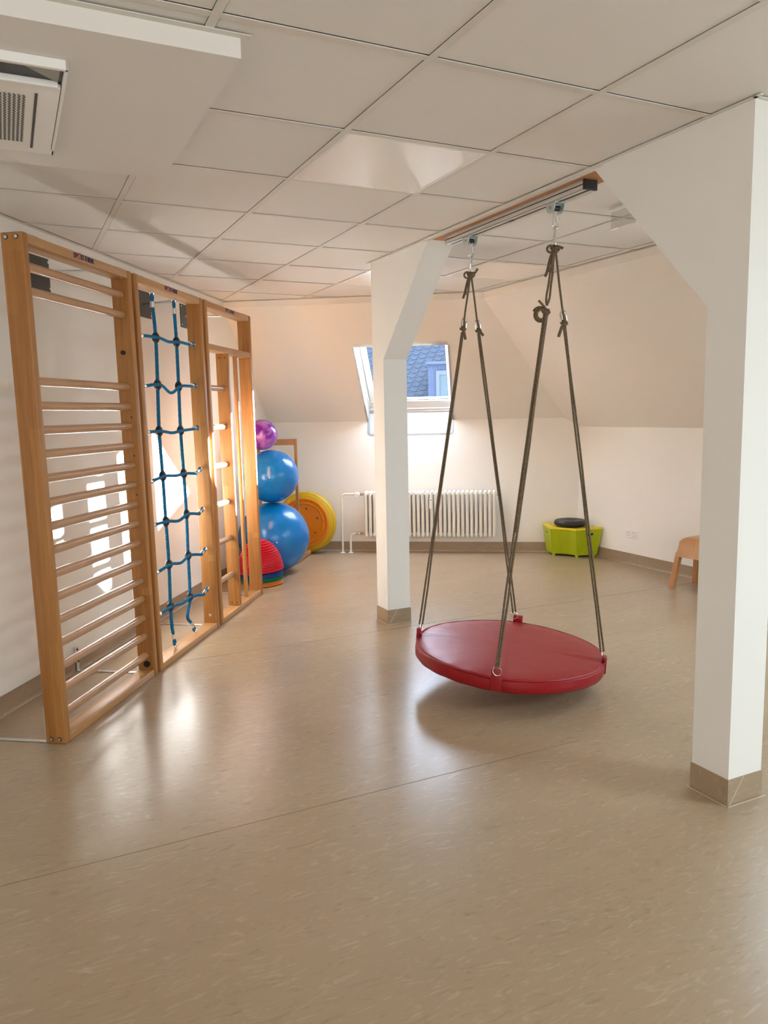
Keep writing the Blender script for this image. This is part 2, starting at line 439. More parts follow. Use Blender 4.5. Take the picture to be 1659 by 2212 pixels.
# plane of the right slope, kept closed; added lamps in front light the pillar
OW0, OW1 = 0.1, 1.5
def RS(u, w): return UW(u, w, KR + (UR - u) * TR)
rr_w = R_REAR.dot(Wv); ce_w = CE_RR.dot(Wv)
def lerp_w(u): return rr_w + (ce_w - rr_w) * (UR - u) / (UR - U_CE)
uo0, uo1 = 4.05, 5.05
m = MB()
uk = P_k.dot(Uv)
m.prism([Z(BR_CORNER, KR), P_k, Z(CE_R, BANDZ), RS(U_CE, ce_w), RS(UR, rr_w)], nr * 0.1)
m.prism([Z(CE_R, BANDZ), Z(CE_RR, BANDZ), Z(CE_RR, 2.62), Z(CE_R, 2.62)], Uv * 0.1)
struct(m.build('wall_right_slope', 'slope'))
# unseen right slope: added white frames around area lamps standing in for roof windows
ROOF_LAMPS = [(-1.1, 0.3, 4.0, 5.05), (2.10, 3.35, 4.05, 5.05)]
for k, (w0, w1, u0, u1) in enumerate(ROOF_LAMPS):
    b = MB()
    for (ua, ub, wa, wb) in ((u0 - .06, u0, w0 - .06, w1 + .06), (u1, u1 + .06, w0 - .06, w1 + .06), (u0, u1, w0 - .06, w0), (u0, u1, w1, w1 + .06)):
        b.prism([RS(ua, wa), RS(ub, wa), RS(ub, wb), RS(ua, wb)], -nr * 0.03)
    struct(b.build('window_%d' % (k + 2), 'white'))  # frame round an added lamp, no opening behind it
# rear wall behind the camera, with an added frame around a stand-in window lamp
struct(MB().box(L_REAR.x - 0.12, R_REAR.x + 0.12, REAR_Y - 0.12, REAR_Y, -0.1, 2.62).build('wall_rear', 'wall'))
b = MB()
RX0, RX1, RZ0, RZ1 = -1.5, 3.0, 0.65, 2.25
for x0, x1, z0, z1 in ((RX0 - .07, RX1 + .07, RZ0 - .07, RZ0), (RX0 - .07, RX1 + .07, RZ1, RZ1 + .07), (RX0 - .07, RX0, RZ0, RZ1), (RX1, RX1 + .07, RZ0, RZ1)):
    b.box(x0, x1, REAR_Y, REAR_Y + 0.05, z0, z1)
struct(b.build('window_4', 'white'))  # surrounds the added rear lamp; the wall behind is solid

# ceiling: tiles + T-bars clipped to ceiling outline
OU, OW_ = 1.179, 2.078
outline = [CE_L, CE_R, CE_RR, Vector((L_REAR.x, L_REAR.y, 0))]
def clip(poly, conv):
    out = poly
    n = len(conv)
    area = sum(conv[i].x * conv[(i + 1) % n].y - conv[(i + 1) % n].x * conv[i].y for i in range(n))
    sg = 1 if area > 0 else -1
    for i in range(n):
        a, b = conv[i], conv[(i + 1) % n]
        inp = out; out = []
        def side(p): return sg * ((b.x - a.x) * (p.y - a.y) - (b.y - a.y) * (p.x - a.x))
        for j in range(len(inp)):
            p, q = inp[j], inp[(j + 1) % len(inp)]
            sp_, sq = side(p), side(q)
            if sp_ >= 0: out.append(p)
            if (sp_ >= 0) != (sq >= 0):
                t = sp_ / (sp_ - sq); out.append(p + (q - p) * t)
        if len(out) < 3: return None
    res = []
    for p in out:
        if not res or (p - res[-1]).length > 1e-5: res.append(p)
    if len(res) > 2 and (res[0] - res[-1]).length < 1e-5: res.pop()
    return res if len(res) > 2 else None
PANELS = {(0, 1), (3, 4), (2, 5)}
tiles = MB(); bars = MB()
BW, GAP = 0.0125, 0.0034
TZ = CEIL + 0.0045
for i in range(-6, 12):
    for j in range(-9, 10):
        if (i, j) in PANELS: continue
        u0, u1 = OU + i * .625 + BW + GAP, OU + (i + 1) * .625 - BW - GAP * 0.2
        w0, w1 = OW_ + j * .625 + BW + GAP * 0.2, OW_ + (j + 1) * .625 - BW - GAP
        p = clip([UW(u0, w0), UW(u1, w0), UW(u1, w1), UW(u0, w1)], outline)
        if p: tiles.prism([Z(q, TZ) for q in p], (0, 0, 0.018))
# soffit box hides the grid above it
struct(tiles.build('ceiling', 'tile'))
for i in range(-6, 12):
    u = OU + i * .625
    p = clip([UW(u - BW, -12), UW(u + BW, -12), UW(u + BW, 12), UW(u - BW, 12)], outline)
    if p: bars.prism([Z(q, CEIL) for q in p], (0, 0, 0.003))
for j in range(-9, 10):
    w = OW_ + j * .625
    for i in range(-6, 12):
        p = clip([UW(OU + i * .625 + BW, w - BW), UW(OU + (i + 1) * .625 - BW, w - BW), UW(OU + (i + 1) * .625 - BW, w + BW), UW(OU + i * .625 + BW, w + BW)], outline)
        if p: bars.prism([Z(q, CEIL + 0.0006) for q in p], (0, 0, 0.003))
struct(bars.build('trim_2', 'tbar'))
# edge angle trims
e = MB()
def edge(p, q, inward, wd=0.024, z=CEIL - 0.0012):
    inward = inward.normalized() * wd
    e.prism([Z(p, z), Z(q, z), Z(q + inward, z), Z(p + inward, z)], (0, 0, 0.0014))
edge(CE_L, CE_R, -BN); edge(CE_R, CE_RR, -Uv); edge(CE_L, L_REAR, -FN)
struct(e.build('trim_3', 'tbar'))
grow = [outline[0] - FT * -0.02 , outline[1], outline[2], outline[3]]
struct(MB().prism([Z(q, CEIL + 0.05) for q in grow], (0, 0, 0.08)).build('ceiling_slab', 'void'))

# pillars with raking braces, one plane (local grid frame)
PU0, PU1 = 2.302, 2.477
def pillar(name, w0, w1, brace):
    b = MB()
    prof = brace
    b.prism([(PU0, w, z) for w, z in prof], (PU1 - PU0, 0, 0))
    return struct(b.build(name, 'pillar', rotz=TH))
pillar('wall_pillar_center', 4.738, 4.907, [(4.738, 0), (4.907, 0), (4.907, 2.50), (4.085, 2.50), (4.098, 2.4775), (4.738, 1.824)])
pillar('wall_pillar_right', 1.891, 2.060, [(1.891, 0), (2.060, 0), (2.060, 1.826), (2.684, 2.4775), (2.70, 2.50), (1.891, 2.50)])
# wooden beam underside between the braces and white angle along it
struct(MB().box(PU0 + 0.012, PU1 - 0.005, 2.66, 4.12, CEIL - 0.0085, CEIL + 0.04).build('trim_4', 'underwood', rotz=TH))
e = MB()
e.box(PU0 - 0.012, PU0 + 0.014, 2.62, 4.16, CEIL - 0.013, CEIL + 0.0)
e.box(PU0 - 0.014, PU0 + 0.0, 1.86, 4.93, CEIL - 0.004, CEIL + 0.0)
e.box(PU1 - 0.006, PU1 + 0.012, 2.62, 4.16, CEIL - 0.009, CEIL + 0.0)
e.box(PU1, PU1 + 0.014, 1.86, 4.93, CEIL - 0.004, CEIL + 0.0)
e.box(PU0 - 0.014, PU1 + 0.014, 1.877, 1.891, CEIL - 0.004, CEIL + 0.0)
struct(e.build('trim_5', 'tbar', rotz=TH))

# baseboards
SK = 0.10
def skirt(name, p, q, inward, h=SK):
    d = (q - p); L = d.length; ang = math.atan2(d.y, d.x)
    sgn = 1 if Vector((-math.sin(ang), math.cos(ang), 0)).dot(inward) > 0 else -1
    b = MB().box(0, L, min(0, sgn * 0.004), max(0, sgn * 0.004), 0.0, h)
    # coved foot
    b.prism([(0, sgn * 0.004, 0), (0, sgn * 0.014, 0), (0, sgn * 0.007, 0.006), (0, sgn * 0.004, 0.014)], (L, 0, 0))
    o = struct(b.build(name, 'skirt', loc=Z(p, 0), rotz=ang))
    MB().box(0, L, min(sgn * 0.0135, sgn * 0.0175), max(sgn * 0.0135, sgn * 0.0175), 0.0, 0.002).build('weld_bead', 'weld', o)
    return o
skirt('baseboard_left', L_REAR, LW_CORNER, -FN)
skirt('baseboard_back', LW_CORNER, BR_CORNER, -BN)
skirt('baseboard_right', BR_CORNER, R_REAR, -Uv)
def pillar_skirt(name, w0, w1):
    b = MB(); k = 0.004
    b.box(PU0 - k, PU0, w0 - k, w1 + k, 0, SK); b.box(PU1, PU1 + k, w0 - k, w1 + k, 0, SK)
    b.box(PU0, PU1, w0 - k, w0, 0, SK); b.box(PU0, PU1, w1, w1 + k, 0, SK)
    o = struct(b.build(name, 'skirt', rotz=TH))
    r = MB(); g = 0.014
    r.box(PU0 - g, PU0 - g + .004, w0 - g, w1 + g, 0, .002); r.box(PU0 - g, PU1 + g, w0 - g, w0 - g + .004, 0, .002)
    # diagonal weld over the mitred corner piece on the front
    r.prism([(PU0 + 0.004, w0 - k - 0.0008, 0.0), (PU0 + 0.008, w0 - k - 0.0008, 0.0), (PU0 + 0.078, w0 - k - 0.0008, SK), (PU0 + 0.074, w0 - k - 0.0008, SK)], (0, 0.0008, 0))
    r.build('weld_bead', 'weld', o)
pillar_skirt('baseboard_pillar_center', 4.738, 4.907)
pillar_skirt('baseboard_pillar_right', 1.891, 2.060)

# ------------------------------------------------------------------ dropped soffit + air conditioning cassette
struct(MB().box(-1.6, 0.642, 2.165, 3.33, 2.424, CEIL + 0.004).build('ceiling_soffit', 'soffit', rotz=TH))
e = MB().box(-1.6, 0.668, 2.142, 2.165, CEIL - 0.003, CEIL + 0.0)
struct(e.build('trim_6', 'tbar', rotz=TH))
ac0 = UW(-0.155, 2.73, 2.424)
ac = empty('air_conditioner', ac0, TH, 'white ceiling air conditioner cassette with open flap, upper left of the ceiling', 'air conditioner')
h = 0.375
m = MB()
# outer frame ring (local x=u, y=w), 30 mm deep, hanging below soffit
m.box(-h, h, -h, -h + 0.016, -0.026, 0, 0.003); m.box(-h, h, h - 0.05, h, -0.026, 0, 0.003)
m.box(-h, -h + 0.05, -h, h, -0.026, 0, 0.003); m.box(h - 0.010, h, -h, h, -0.026, 0, 0.003)
m.build('frame', 'white', ac)
m = MB()
y0 = -h + 0.115
m.box(-h + 0.01, h - 0.020, y0, y0 + 0.018, -0.032, -0.012, 0.004)
m.box(-h + 0.01, h - 0.012, y0 + 0.018, h - 0.01, -0.028, -0.014, 0.003)
m.build('panel', 'white', ac)
MB().box(-h + 0.02, h - 0.012, -h + 0.03, y0, -0.0145, -0.002).build('air_outlet', 'black', ac)
MB().prism([(0.265, -h + 0.034, -0.018), (h - 0.02, -h + 0.034, -0.018), (h - 0.02, y0 + .002, -0.018)], (0, 0, 0.003)).build('vane', new_mat('vane_grey', (0.28, 0.28, 0.24), 0.5)[0], ac)
MB().box(-h + 0.02, h - 0.03, -h + 0.016, -h + 0.034, -0.020, -0.002, 0.002).build('lip', new_mat('lip_grey', (0.40, 0.40, 0.34), 0.5)[0], ac)
MB().sphere((0.19, -h + 0.032, -0.02), 0.012, 12, 8).build('sensor', 'white', ac, True)
MB().box(h - 0.078, h - 0.070, y0 + 0.075, h - 0.065, -0.0292, -0.027).build('slot', 'black', ac)
m = MB()
gx = h - 0.105; cnt = 0
for a in range(16):
    for b_ in range(40):
        x = gx - a * 0.0125 - (0.0 if b_ % 2 else 0.002); y = y0 + 0.105 + b_ * 0.0105
        m.box(x - 0.0036, x + 0.0036, y - 0.0028, y + 0.0028, -0.0292, -0.0275)
m.build('intake_grille', new_mat('grille_dark', (0.10, 0.095, 0.075), 0.6)[0], ac)

# ceiling light panels (off)
lbl = {(0, 1): 'large square recessed ceiling light panel, switched off, above the middle of the room',
       (3, 4): 'square ceiling light panel on the far side of the track beyond the hanging ropes',
       (2, 5): 'ceiling light panel mostly hidden behind the white central pillar'}
for (i, j), lb in lbl.items():
    c = UW(OU + (i + .5) * .625, OW_ + (j + .5) * .625, CEIL)
    t = empty('ceiling_light_panel', c, TH, lb, 'ceiling light', 'recessed ceiling light panels')
    m = MB(); g = 0.3
    for s_ in (-1, 1):
        m.box(min(s_ * g, s_ * (g - .012)), max(s_ * g, s_ * (g - .012)), -g, g, 0.0005, 0.012); m.box(-g + .012, g - .012, min(s_ * g, s_ * (g - .012)), max(s_ * g, s_ * (g - .012)), 0.0005, 0.012)
    m.build('frame', 'white', t)
    MB().box(-g + .012, g - .012, -g + .012, g - .012, 0.002, 0.012).build('diffuser', 'diffuser', t)

# emergency light with acrylic pane, half hidden by the brace
em = empty('emergency_light', UW(2.86, 3.10, CEIL), TH, 'clear acrylic emergency light pane hanging from ceiling beside the right brace', 'emergency light')
MB().box(-0.012, 0.012, -0.09, 0.09, -0.012, -0.0015, 0.003).build('housing', 'white', em)
MB().box(-0.004, 0.004, -0.085, 0.085, -0.105, -0.018, 0.001).build('acrylic_pane', 'acrylic', em)
MB().box(-0.006, 0.006, 0.03, 0.085, -0.107, -0.096, 0.001).build('clip', 'chrome', em)

# ------------------------------------------------------------------ back roof window
def at_a(a0, a1, z): return a0, a1
win = MB()
W_ = empty('window_1', BA, BK_ROT); struct(W_)
D = 0.15
rv = MB()
# side reveals
def rquad(a, top_off):
    pts = [SL(a, WZ1), SL(a, WZ1 + 0.02, D + 0.05), SL(a, 1.40, D + 0.05), Vector((a, 0.12, WZ0)), Vector((a, 0, WZ0)), Vector((a, 0, KB))]
    return pts
for a, dx in ((WA0, -0.02), (WA1, 0.02)):
    rv.prism(rquad(a, 0), (dx, 0, 0))
rv.prism([SL(WA0, WZ1), SL(WA1, WZ1), SL(WA1, WZ1, D + 0.05), SL(WA0, WZ1, D + 0.05)], SL(0, WZ1 + .03) - SL(0, WZ1))
# bottom panel and sill
py = 0.085
rv.prism([(WA0, 0, WZ0), (WA1, 0, WZ0), (WA1, py + .05, WZ0), (WA0, py + .05, WZ0)], (0, 0, -0.02))
rv.prism([(WA0, py - 0.02, WZ0), (WA1, py - 0.02, WZ0), (WA1, py, 1.515), (WA0, py, 1.515)], (0, 0.03, 0))
rv.build('lining', 'reveal', W_)
fm = MB()
def fbar(a0, a1, z0, z1, o0, o1):
    if z0 < 1.7: z0 -= 0.115
    if z1 < 1.7: z1 -= 0.115
    fm.prism([SL(a0, z0, o0), SL(a1, z0, o0), SL(a1, z1, o0), SL(a0, z1, o0)], nout * (o1 - o0))
zt = WZ1 + 0.14
fbar(WA0, WA0 + 0.02, 1.50, zt, D - 0.025, D + 0.04)
fbar(WA0 + 0.026, WA0 + 0.075, 1.50, zt, D - 0.01, D + 0.04)
fbar(WA1 - 0.035, WA1, 1.50, zt, D - 0.01, D + 0.04)
fbar(WA0, WA1, 1.44, 1.592, D + 0.012, D + 0.04)
fbar(WA0, WA0 + 0.07, 1.44, zt, D + 0.012, D + 0.04)
fbar(WA0, WA1, 1.50, 1.508, D - 0.035, D + 0.04)
fbar(WA0, WA1, 1.514, 1.528, D - 0.03, D + 0.04)
fbar(WA0, WA1, 1.534, 1.594, D - 0.015, D + 0.04)
fbar(WA0, WA1, zt, zt + 0.05, D - 0.02, D + 0.04)
fm.build('frame', 'white', W_)
g = MB(); g.prism([SL(WA0 + .07, 1.475, D + 0.01), SL(WA1 - .03, 1.475, D + 0.01), SL(WA1 - .03, zt, D + 0.01), SL(WA0 + .07, zt, D + 0.01)], nout * 0.006)
g.build('glass_pane', 'glass', W_)
g = MB()
for a0, a1, z0, z1 in ((WA0 + .074, WA1 - .034, 1.4785, 1.4825), (WA1 - .038, WA1 - .034, 1.479, zt)):
    g.prism([SL(a0, z0, D + .002), SL(a1, z0, D + .002), SL(a1, z1, D + .002), SL(a0, z1, D + .002)], nout * 0.006)
g.build('seal', 'black', W_)

# neighbour roof outside with dormer
NB = BK(0.9, 9.0, 0)
nb = empty('neighbour_roof', NB, BK_ROT, 'steep slate roof with fish-scale tiles across the street, seen through the skylight', 'roof')
sl = MB()
mt = Matrix.Rotation(R(48), 4, 'X')
r_ = MB().box(-9, 9, 0, 4.6, -0.2, 0).build('slate_surface', 'slate', nb)
r_.rotation_euler = (R(48), 0, 0)
dz = 2.5
dm = MB().box(-0.68, 1.6, 0.55, 3.0, 0.4, dz + 0.02).build('dormer_wall', new_mat('dormer_zinc', (0.017, 0.023, 0.040), 0.6, 0, 0.08)[0], nb)
MB().box(-0.72, 1.7, 0.46, 3.1, dz + 0.02, dz + 0.08, 0.01).build('dormer_roof', new_mat('dormer_top', (0.022, 0.030, 0.045), 0.5, 0, 0.08)[0], nb)
m = MB()
m.box(-0.50, 1.4, 0.50, 0.55, dz - 0.21, dz - 0.12); m.box(-0.50, -0.42, 0.50, 0.55, 0.5, dz - 0.21); m.box(1.32, 1.4, 0.50, 0.55, 0.5, dz - 0.21); m.box(0.42, 0.50, 0.50, 0.55, 0.5, dz - 0.21)
m.build('dormer_window_frame', new_mat('dormer_frame_paint', (0.028, 0.036, 0.050), 0.5, 0, 0.1)[0], nb)
MB().box(-0.42, 1.32, 0.53, 0.548, 0.5, dz - 0.21).build('dormer_pane', new_mat('pane_cyan', (0.016, 0.028, 0.034), 0.4, 0, 0.15)[0], nb)

# ------------------------------------------------------------------ radiator
ra = empty('radiator', BK(0.268, -0.16), BK_ROT, 'white tubular column radiator on back wall below the skylight', 'radiator')
NS = 30; pitch = (1.602 - 0.268) / (NS - 1) * 1.0
zb, zt2 = 0.175, 0.655
def section():
    b = MB()
    for yy in (0.0, 0.05, 0.10):
        pts = []
        for k in range(7):
            a = PI * k / 12
        pr = [(0, zb - 0.0)] + [(0.0165 * math.sin(PI / 2 * k / 4), zb + 0.0165 * (1 - math.cos(PI / 2 * k / 4))) for k in range(1, 5)]
        pr += [(0.0165, zt2 - 0.06), (0.0185, zt2 - 0.035), (0.019, zt2 - 0.015)] + [(0.019 * math.cos(PI / 2 * k / 4), zt2 - 0.015 + 0.015 * math.sin(PI / 2 * k / 4)) for k in range(1, 5)]
        b.lathe(pr, 12, Matrix.Translation((0, yy, 0)))
    b.box(-0.016, 0.016, 0.0, 0.10, zt2 - 0.055, zt2 - 0.015, 0.008)
    b.box(-0.0145, 0.0145, 0.0, 0.10, zb + 0.012, zb + 0.045, 0.006)
    b.cyl((-pitch / 2, 0.03, zt2 - 0.035), (pitch / 2, 0.03, zt2 - 0.035), 0.014, seg=12)
    b.cyl((-pitch / 2, 0.03, zb + 0.028), (pitch / 2, 0.03, zb + 0.028), 0.014, seg=12)
    return b
s0 = section().build('column', 'radiator', ra, True); s0.location.x = 0.012
for k in range(1, NS):
    c = s0.copy(); C.objects.link(c); c.parent = ra; c.location.x = 0.012 + k * pitch
MB().box(0.68, 0.71, -0.03, -0.012, 0.475, 0.585, 0.003).build('heat_meter', 'white', ra)
MB().box(0.688, 0.702, -0.032, -0.029, 0.563, 0.569).build('meter_display', 'black', ra)
MB().cyl((1.37, 0.03, zt2 - 0.035), (1.385, 0.03, zt2 - 0.035), 0.014).cyl((1.385, 0.03, zt2 - .035), (1.395, 0.03, zt2 - .035), 0.007).build('bleed_valve', 'chrome', ra, True)
def arc_path(p0, corner, p1, r=0.045, n=8):
    p0, corner, p1 = Vector(p0), Vector(corner), Vector(p1)
    a = (p0 - corner).normalized(); b = (p1 - corner).normalized()
    s_, e_ = corner + a * r, corner + b * r; cc = corner + a * r + b * r
    pts = [p0]
    for k in range(n + 1):
        t = PI / 2 * k / n
        pts.append(cc - b * r * math.cos(t) - a * r * math.sin(t))
    pts.append(p1); return pts
for nm, px, zc, xe in (('supply_pipe', -0.25, 0.626, -0.09), ('return_pipe', -0.163, 0.206, -0.052)):
    m = MB().tube(arc_path((px, 0.03, 0.0), (px, 0.03, zc), (xe, 0.03, zc)), 0.0115, 14)
    m.lathe([(0.0, 0.0), (0.028, 0.0), (0.026, 0.005), (0.013, 0.010), (0.0125, 0.03)], 24, Matrix.Translation((px, 0.03, 0)))
    m.cyl((px, 0.03, zc * 0.82 if zc > .4 else 0.115), (px, 0.03, (zc * 0.82 if zc > .4 else 0.115) + 0.005), 0.0135)
    m.build(nm, 'radiator', ra, True)
m = MB().cyl((-0.105, 0.03, 0.626), (-0.055, 0.03, 0.626), 0.017).sphere((-0.077, 0.0, 0.620), 0.030, 20, 12).cyl((-0.077, -0.035, 0.618), (-0.077, -0.01, 0.620), 0.022)
m.build('thermostat_head', 'white', ra, True)
MB().cyl((-0.055, 0.03, 0.624), (-0.03, 0.03, 0.624), 0.014, seg=6).cyl((-0.03, .03, .624), (0.0, .03, .624), 0.010).build('valve_nut', 'brass', ra)
MB().cyl((-0.105, 0.03, 0.206), (-0.075, 0.03, 0.206), 0.013, seg=6).cyl((-0.075, .03, .206), (-0.055, .03, .206), 0.008).cyl((-0.06, 0.03, 0.206), (-0.025, 0.03, 0.206), 0.014, seg=6).cyl((-0.03, .03, .205), (0.0, .03, .205), 0.010).build('return_valve', 'brass', ra)

# ------------------------------------------------------------------ wall socket
so = empty('wall_socket', UW(UR - 0.0, 5.495, 0.285), TH, 'white double power socket low on the right-hand wall', 'socket')
MB().box(-0.009, 0, -0.0755, 0.0755, -0.038, 0.038, 0.003).build('cover_plate', 'socket', so)
for s_ in (-1, 1):
    mt = Matrix.Translation((-0.0085, s_ * 0.037, 0)) @ Matrix.Rotation(R(-90), 4, 'Y')
    o = MB().lathe([(0.0, -0.004), (0.018, -0.004), (0.0195, 0.0015), (0.0225, 0.0015), (0.0235, 0.0)], 28, mt).build('outlet', new_mat('outlet_inner', (0.5, 0.48, 0.44), 0.4)[0], so, True)
    MB().cyl((-0.006, s_ * .037, 0.009), (-0.0045, s_ * .037, 0.009), 0.0025, seg=10).cyl((-0.006, s_ * .037, -0.009), (-0.0045, s_ * .037, -0.009), 0.0025, seg=10).build('contact_hole', 'black', o)

# ------------------------------------------------------------------ climbing frames
PWID, PDEP, FH, FWID = 0.040, 0.100, 2.24, 0.960
def text_mesh(txt, size, sx, parent, loc, mat, name='lettering'):
    cu = bpy.data.curves.new(name, 'FONT'); cu.body = txt; cu.size = size; cu.extrude = 0.0006; cu.offset = size * 0.022
    cu.align_x = 'LEFT'
    to = bpy.data.objects.new(name, cu); C.objects.link(to)
    bpy.context.view_layer.update()
    me = bpy.data.meshes.new_from_object(to.evaluated_get(bpy.context.evaluated_depsgraph_get()))
    bpy.data.objects.remove(to)
    me.transform(Matrix.Translation(loc) @ Matrix.Rotation(R(90), 4, 'X') @ Matrix.Diagonal((sx, 1, 1, 1)))
    me.materials.clear(); me.materials.append(M[mat])
    o = bpy.data.objects.new(name, me); C.objects.link(o); o.parent = parent
    return o
def lettering(parent, x0, z0=2.2095, L=0.182, hh=0.0235):
    # printed maker's mark along the front of the top beam: SP (red figure) RT-THIEME
    def fit(txt, xa, xb):
        o = text_mesh(txt, 1.0, 1.0, parent, (0, 0, 0), 'navy')
        vs = o.data.vertices
        x0_, x1_ = min(v.co.x for v in vs), max(v.co.x for v in vs); z0_, z1_ = min(v.co.z for v in vs), max(v.co.z for v in vs)
        for v in vs:
            v.co.x = xa + (v.co.x - x0_) / (x1_ - x0_) * (xb - xa)
            v.co.z = z0 + (v.co.z - z0_) / (z1_ - z0_) * hh
            v.co.y = 0.0018 + (0.0006 if v.co.y > 0 else -0.0006)
        return o
    fit('SP', x0, x0 + L * 0.20); fit('RT-THIEME', x0 + L * 0.345, x0 + L)
    m = MB()
    cx, cz = x0 + L * 0.275, z0 + hh * 0.5
    n = 20; YF = 0.0012
    for k in range(n):
        a0 = R(60) + R(255) * k / n; a1 = R(60) + R(255) * (k + 1) / n
        def ww(t): return 0.0042 * math.sin(PI * min(1, t * 0.88 + 0.12)) + 0.0005
        w0, w1 = ww(k / n), ww((k + 1) / n)
        P = lambda a, r: Vector((cx + math.cos(a) * r * 0.78, YF, cz + math.sin(a) * r))
        m.bm.faces.new([m.bm.verts.new(q) for q in (P(a0, 0.0125 - w0), P(a0, 0.0125 + w0), P(a1, 0.0125 + w1), P(a1, 0.0125 - w1))])
    m.bm.faces.new([m.bm.verts.new(Vector((cx + 0.007 + dx, YF, cz + 0.013 + dz_))) for dx, dz_ in ((-0.005, 0), (0, -0.006), (0.003, 0.004), (-0.001, 0.007))])
    m.build('logo_swoosh', 'redprint', parent)

def frame_base(name, s0, label, cat, near_bolts=False):
    t = empty(name, FR(s0, 0), FR_ROT, label, cat)
    for x in (0, FWID - PWID):
        MB().box(x, x + PWID, 0, PDEP, 0.0, FH, 0.006, 3).build('post', 'woodz', t, True)
    MB().box(PWID, FWID - PWID, 0.003, PDEP - .003, FH - 0.042, FH - 0.001, 0.005, 3).build('top_beam', 'woodx', t, True)
    MB().box(PWID, FWID - PWID, 0.003, PDEP - .003, 0.0, 0.038, 0.005, 3).build('bottom_beam', 'woodx', t, True)
    for x in (0.012, FWID - 0.16):
        MB().box(x + .02, x + 0.13, 0.015, 0.07, FH, FH + 0.006, 0.001).cyl((x + .01, 0.04, FH), (x + .01, 0.04, FH + 0.012), 0.006, seg=8).build('joint_plate', 'galv', t)
    for x, zz in ((PWID + 0.02, FH - 0.046), (FWID - PWID - 0.02, FH - 0.046)):
        MB().cyl((x, 0.03, zz), (x, 0.03, zz + 0.006), 0.006, seg=10).build('bolt', 'chrome', t, True)
    return t
def wall_rod(t, x_plate, x_end, z=2.25, plate=True, half=0.10):
    yw = WALL_D
    MB().box(x_plate - half, x_plate + half, yw - 0.006, yw, z - 0.09, z + 0.09, 0.002).build('wall_plate', 'darkplate', t)
    for dx in (-1, 1):
        for dz_ in (-1, 1):
            MB().cyl((x_plate + dx * (half - 0.014), yw - 0.011, z + dz_ * 0.07), (x_plate + dx * (half - .014), yw - 0.006, z + dz_ * 0.07), 0.007, seg=10).build('bolt', 'chrome', t, True)
    MB().cyl((x_plate + 0.0, yw - 0.006, z), (x_end, 0.06, z), 0.0095, seg=12).build('stay_rod', 'steel', t, True)
def floor_bar(t, x, hw=0.012):
    m = MB()
    yw = WALL_D - 0.004
    m.box(x - hw, x + hw, PDEP, yw, 0.0005, 0.006, 0.0015)
    m.box(x - hw, x + hw, PDEP + 0.0, PDEP + 0.005, 0.004, 0.17, 0.0015)
    m.box(x - hw, x + hw, yw - 0.016, yw - 0.011, 0.004, 0.15, 0.0015)
    m.build('floor_bracket', 'steel', t)
    for zz in (0.13, 0.06):
        MB().cyl((x, yw - 0.019, zz), (x, yw - 0.015, zz), 0.007, seg=10).build('bolt', 'black', t)

# 1: wall bars
S1 = -0.015
f1 = frame_base('wall_bars', S1, 'nearest wooden climbing frame with many round rungs on the left', 'climbing frame')
rz = [0.119, 0.233, 0.341, 0.449, 0.557, 0.665, 0.773, 0.882, 0.990, 1.098, 1.206, 1.314, 1.420, 1.526, 1.632, 2.013, 2.117]
r0 = None
for zz in rz:
    if r0 is None:
        r0 = MB().cyl((PWID - 0.005, 0, 0), (FWID - PWID + 0.005, 0, 0), 0.0205, seg=24).build('rung', 'rungwood', f1, True)
        # flatten into slightly oval dowels
        r0.scale = (1, 1, 1)
        rr = r0
    else:
        rr = r0.copy(); C.objects.link(rr); rr.parent = f1
    rr.location = (0, 0.052, zz)
lettering(f1, 0.395)
for x, dirx in ((0, -1),):
    for yy, zz in ((0.028, FH - 0.02), (0.075, FH - 0.02), (0.032, 0.022), (0.072, 0.022)):
        MB().cyl((-0.0006, yy, zz), (0.0, yy, zz), 0.0105, seg=18).build('bolt_recess', 'black', f1)
        MB().cyl((-0.003, yy, zz), (0.002, yy, zz), 0.0075, seg=14).build('bolt', 'steel', f1, True)
xi = FWID - PWID
MB().cyl((xi - 0.012, 0.055, 1.815), (xi, 0.055, 1.815), 0.012, seg=18).build('knob', 'black', f1, True)
MB().cyl((xi - 0.006, 0.045, 0.072), (xi, 0.045, 0.072), 0.019, seg=24).build('rubber_buffer', 'rubber', f1, True)
for zz in (1.47, 1.26, 1.045):
    MB().cyl((xi - 0.0006, 0.035, zz), (xi, 0.035, zz), 0.0045, seg=12).build('peg_hole', 'black', f1)
wall_rod(f1, 0.900, 0.975, half=0.125)
floor_bar(f1, 0.016); floor_bar(f1, 0.965)

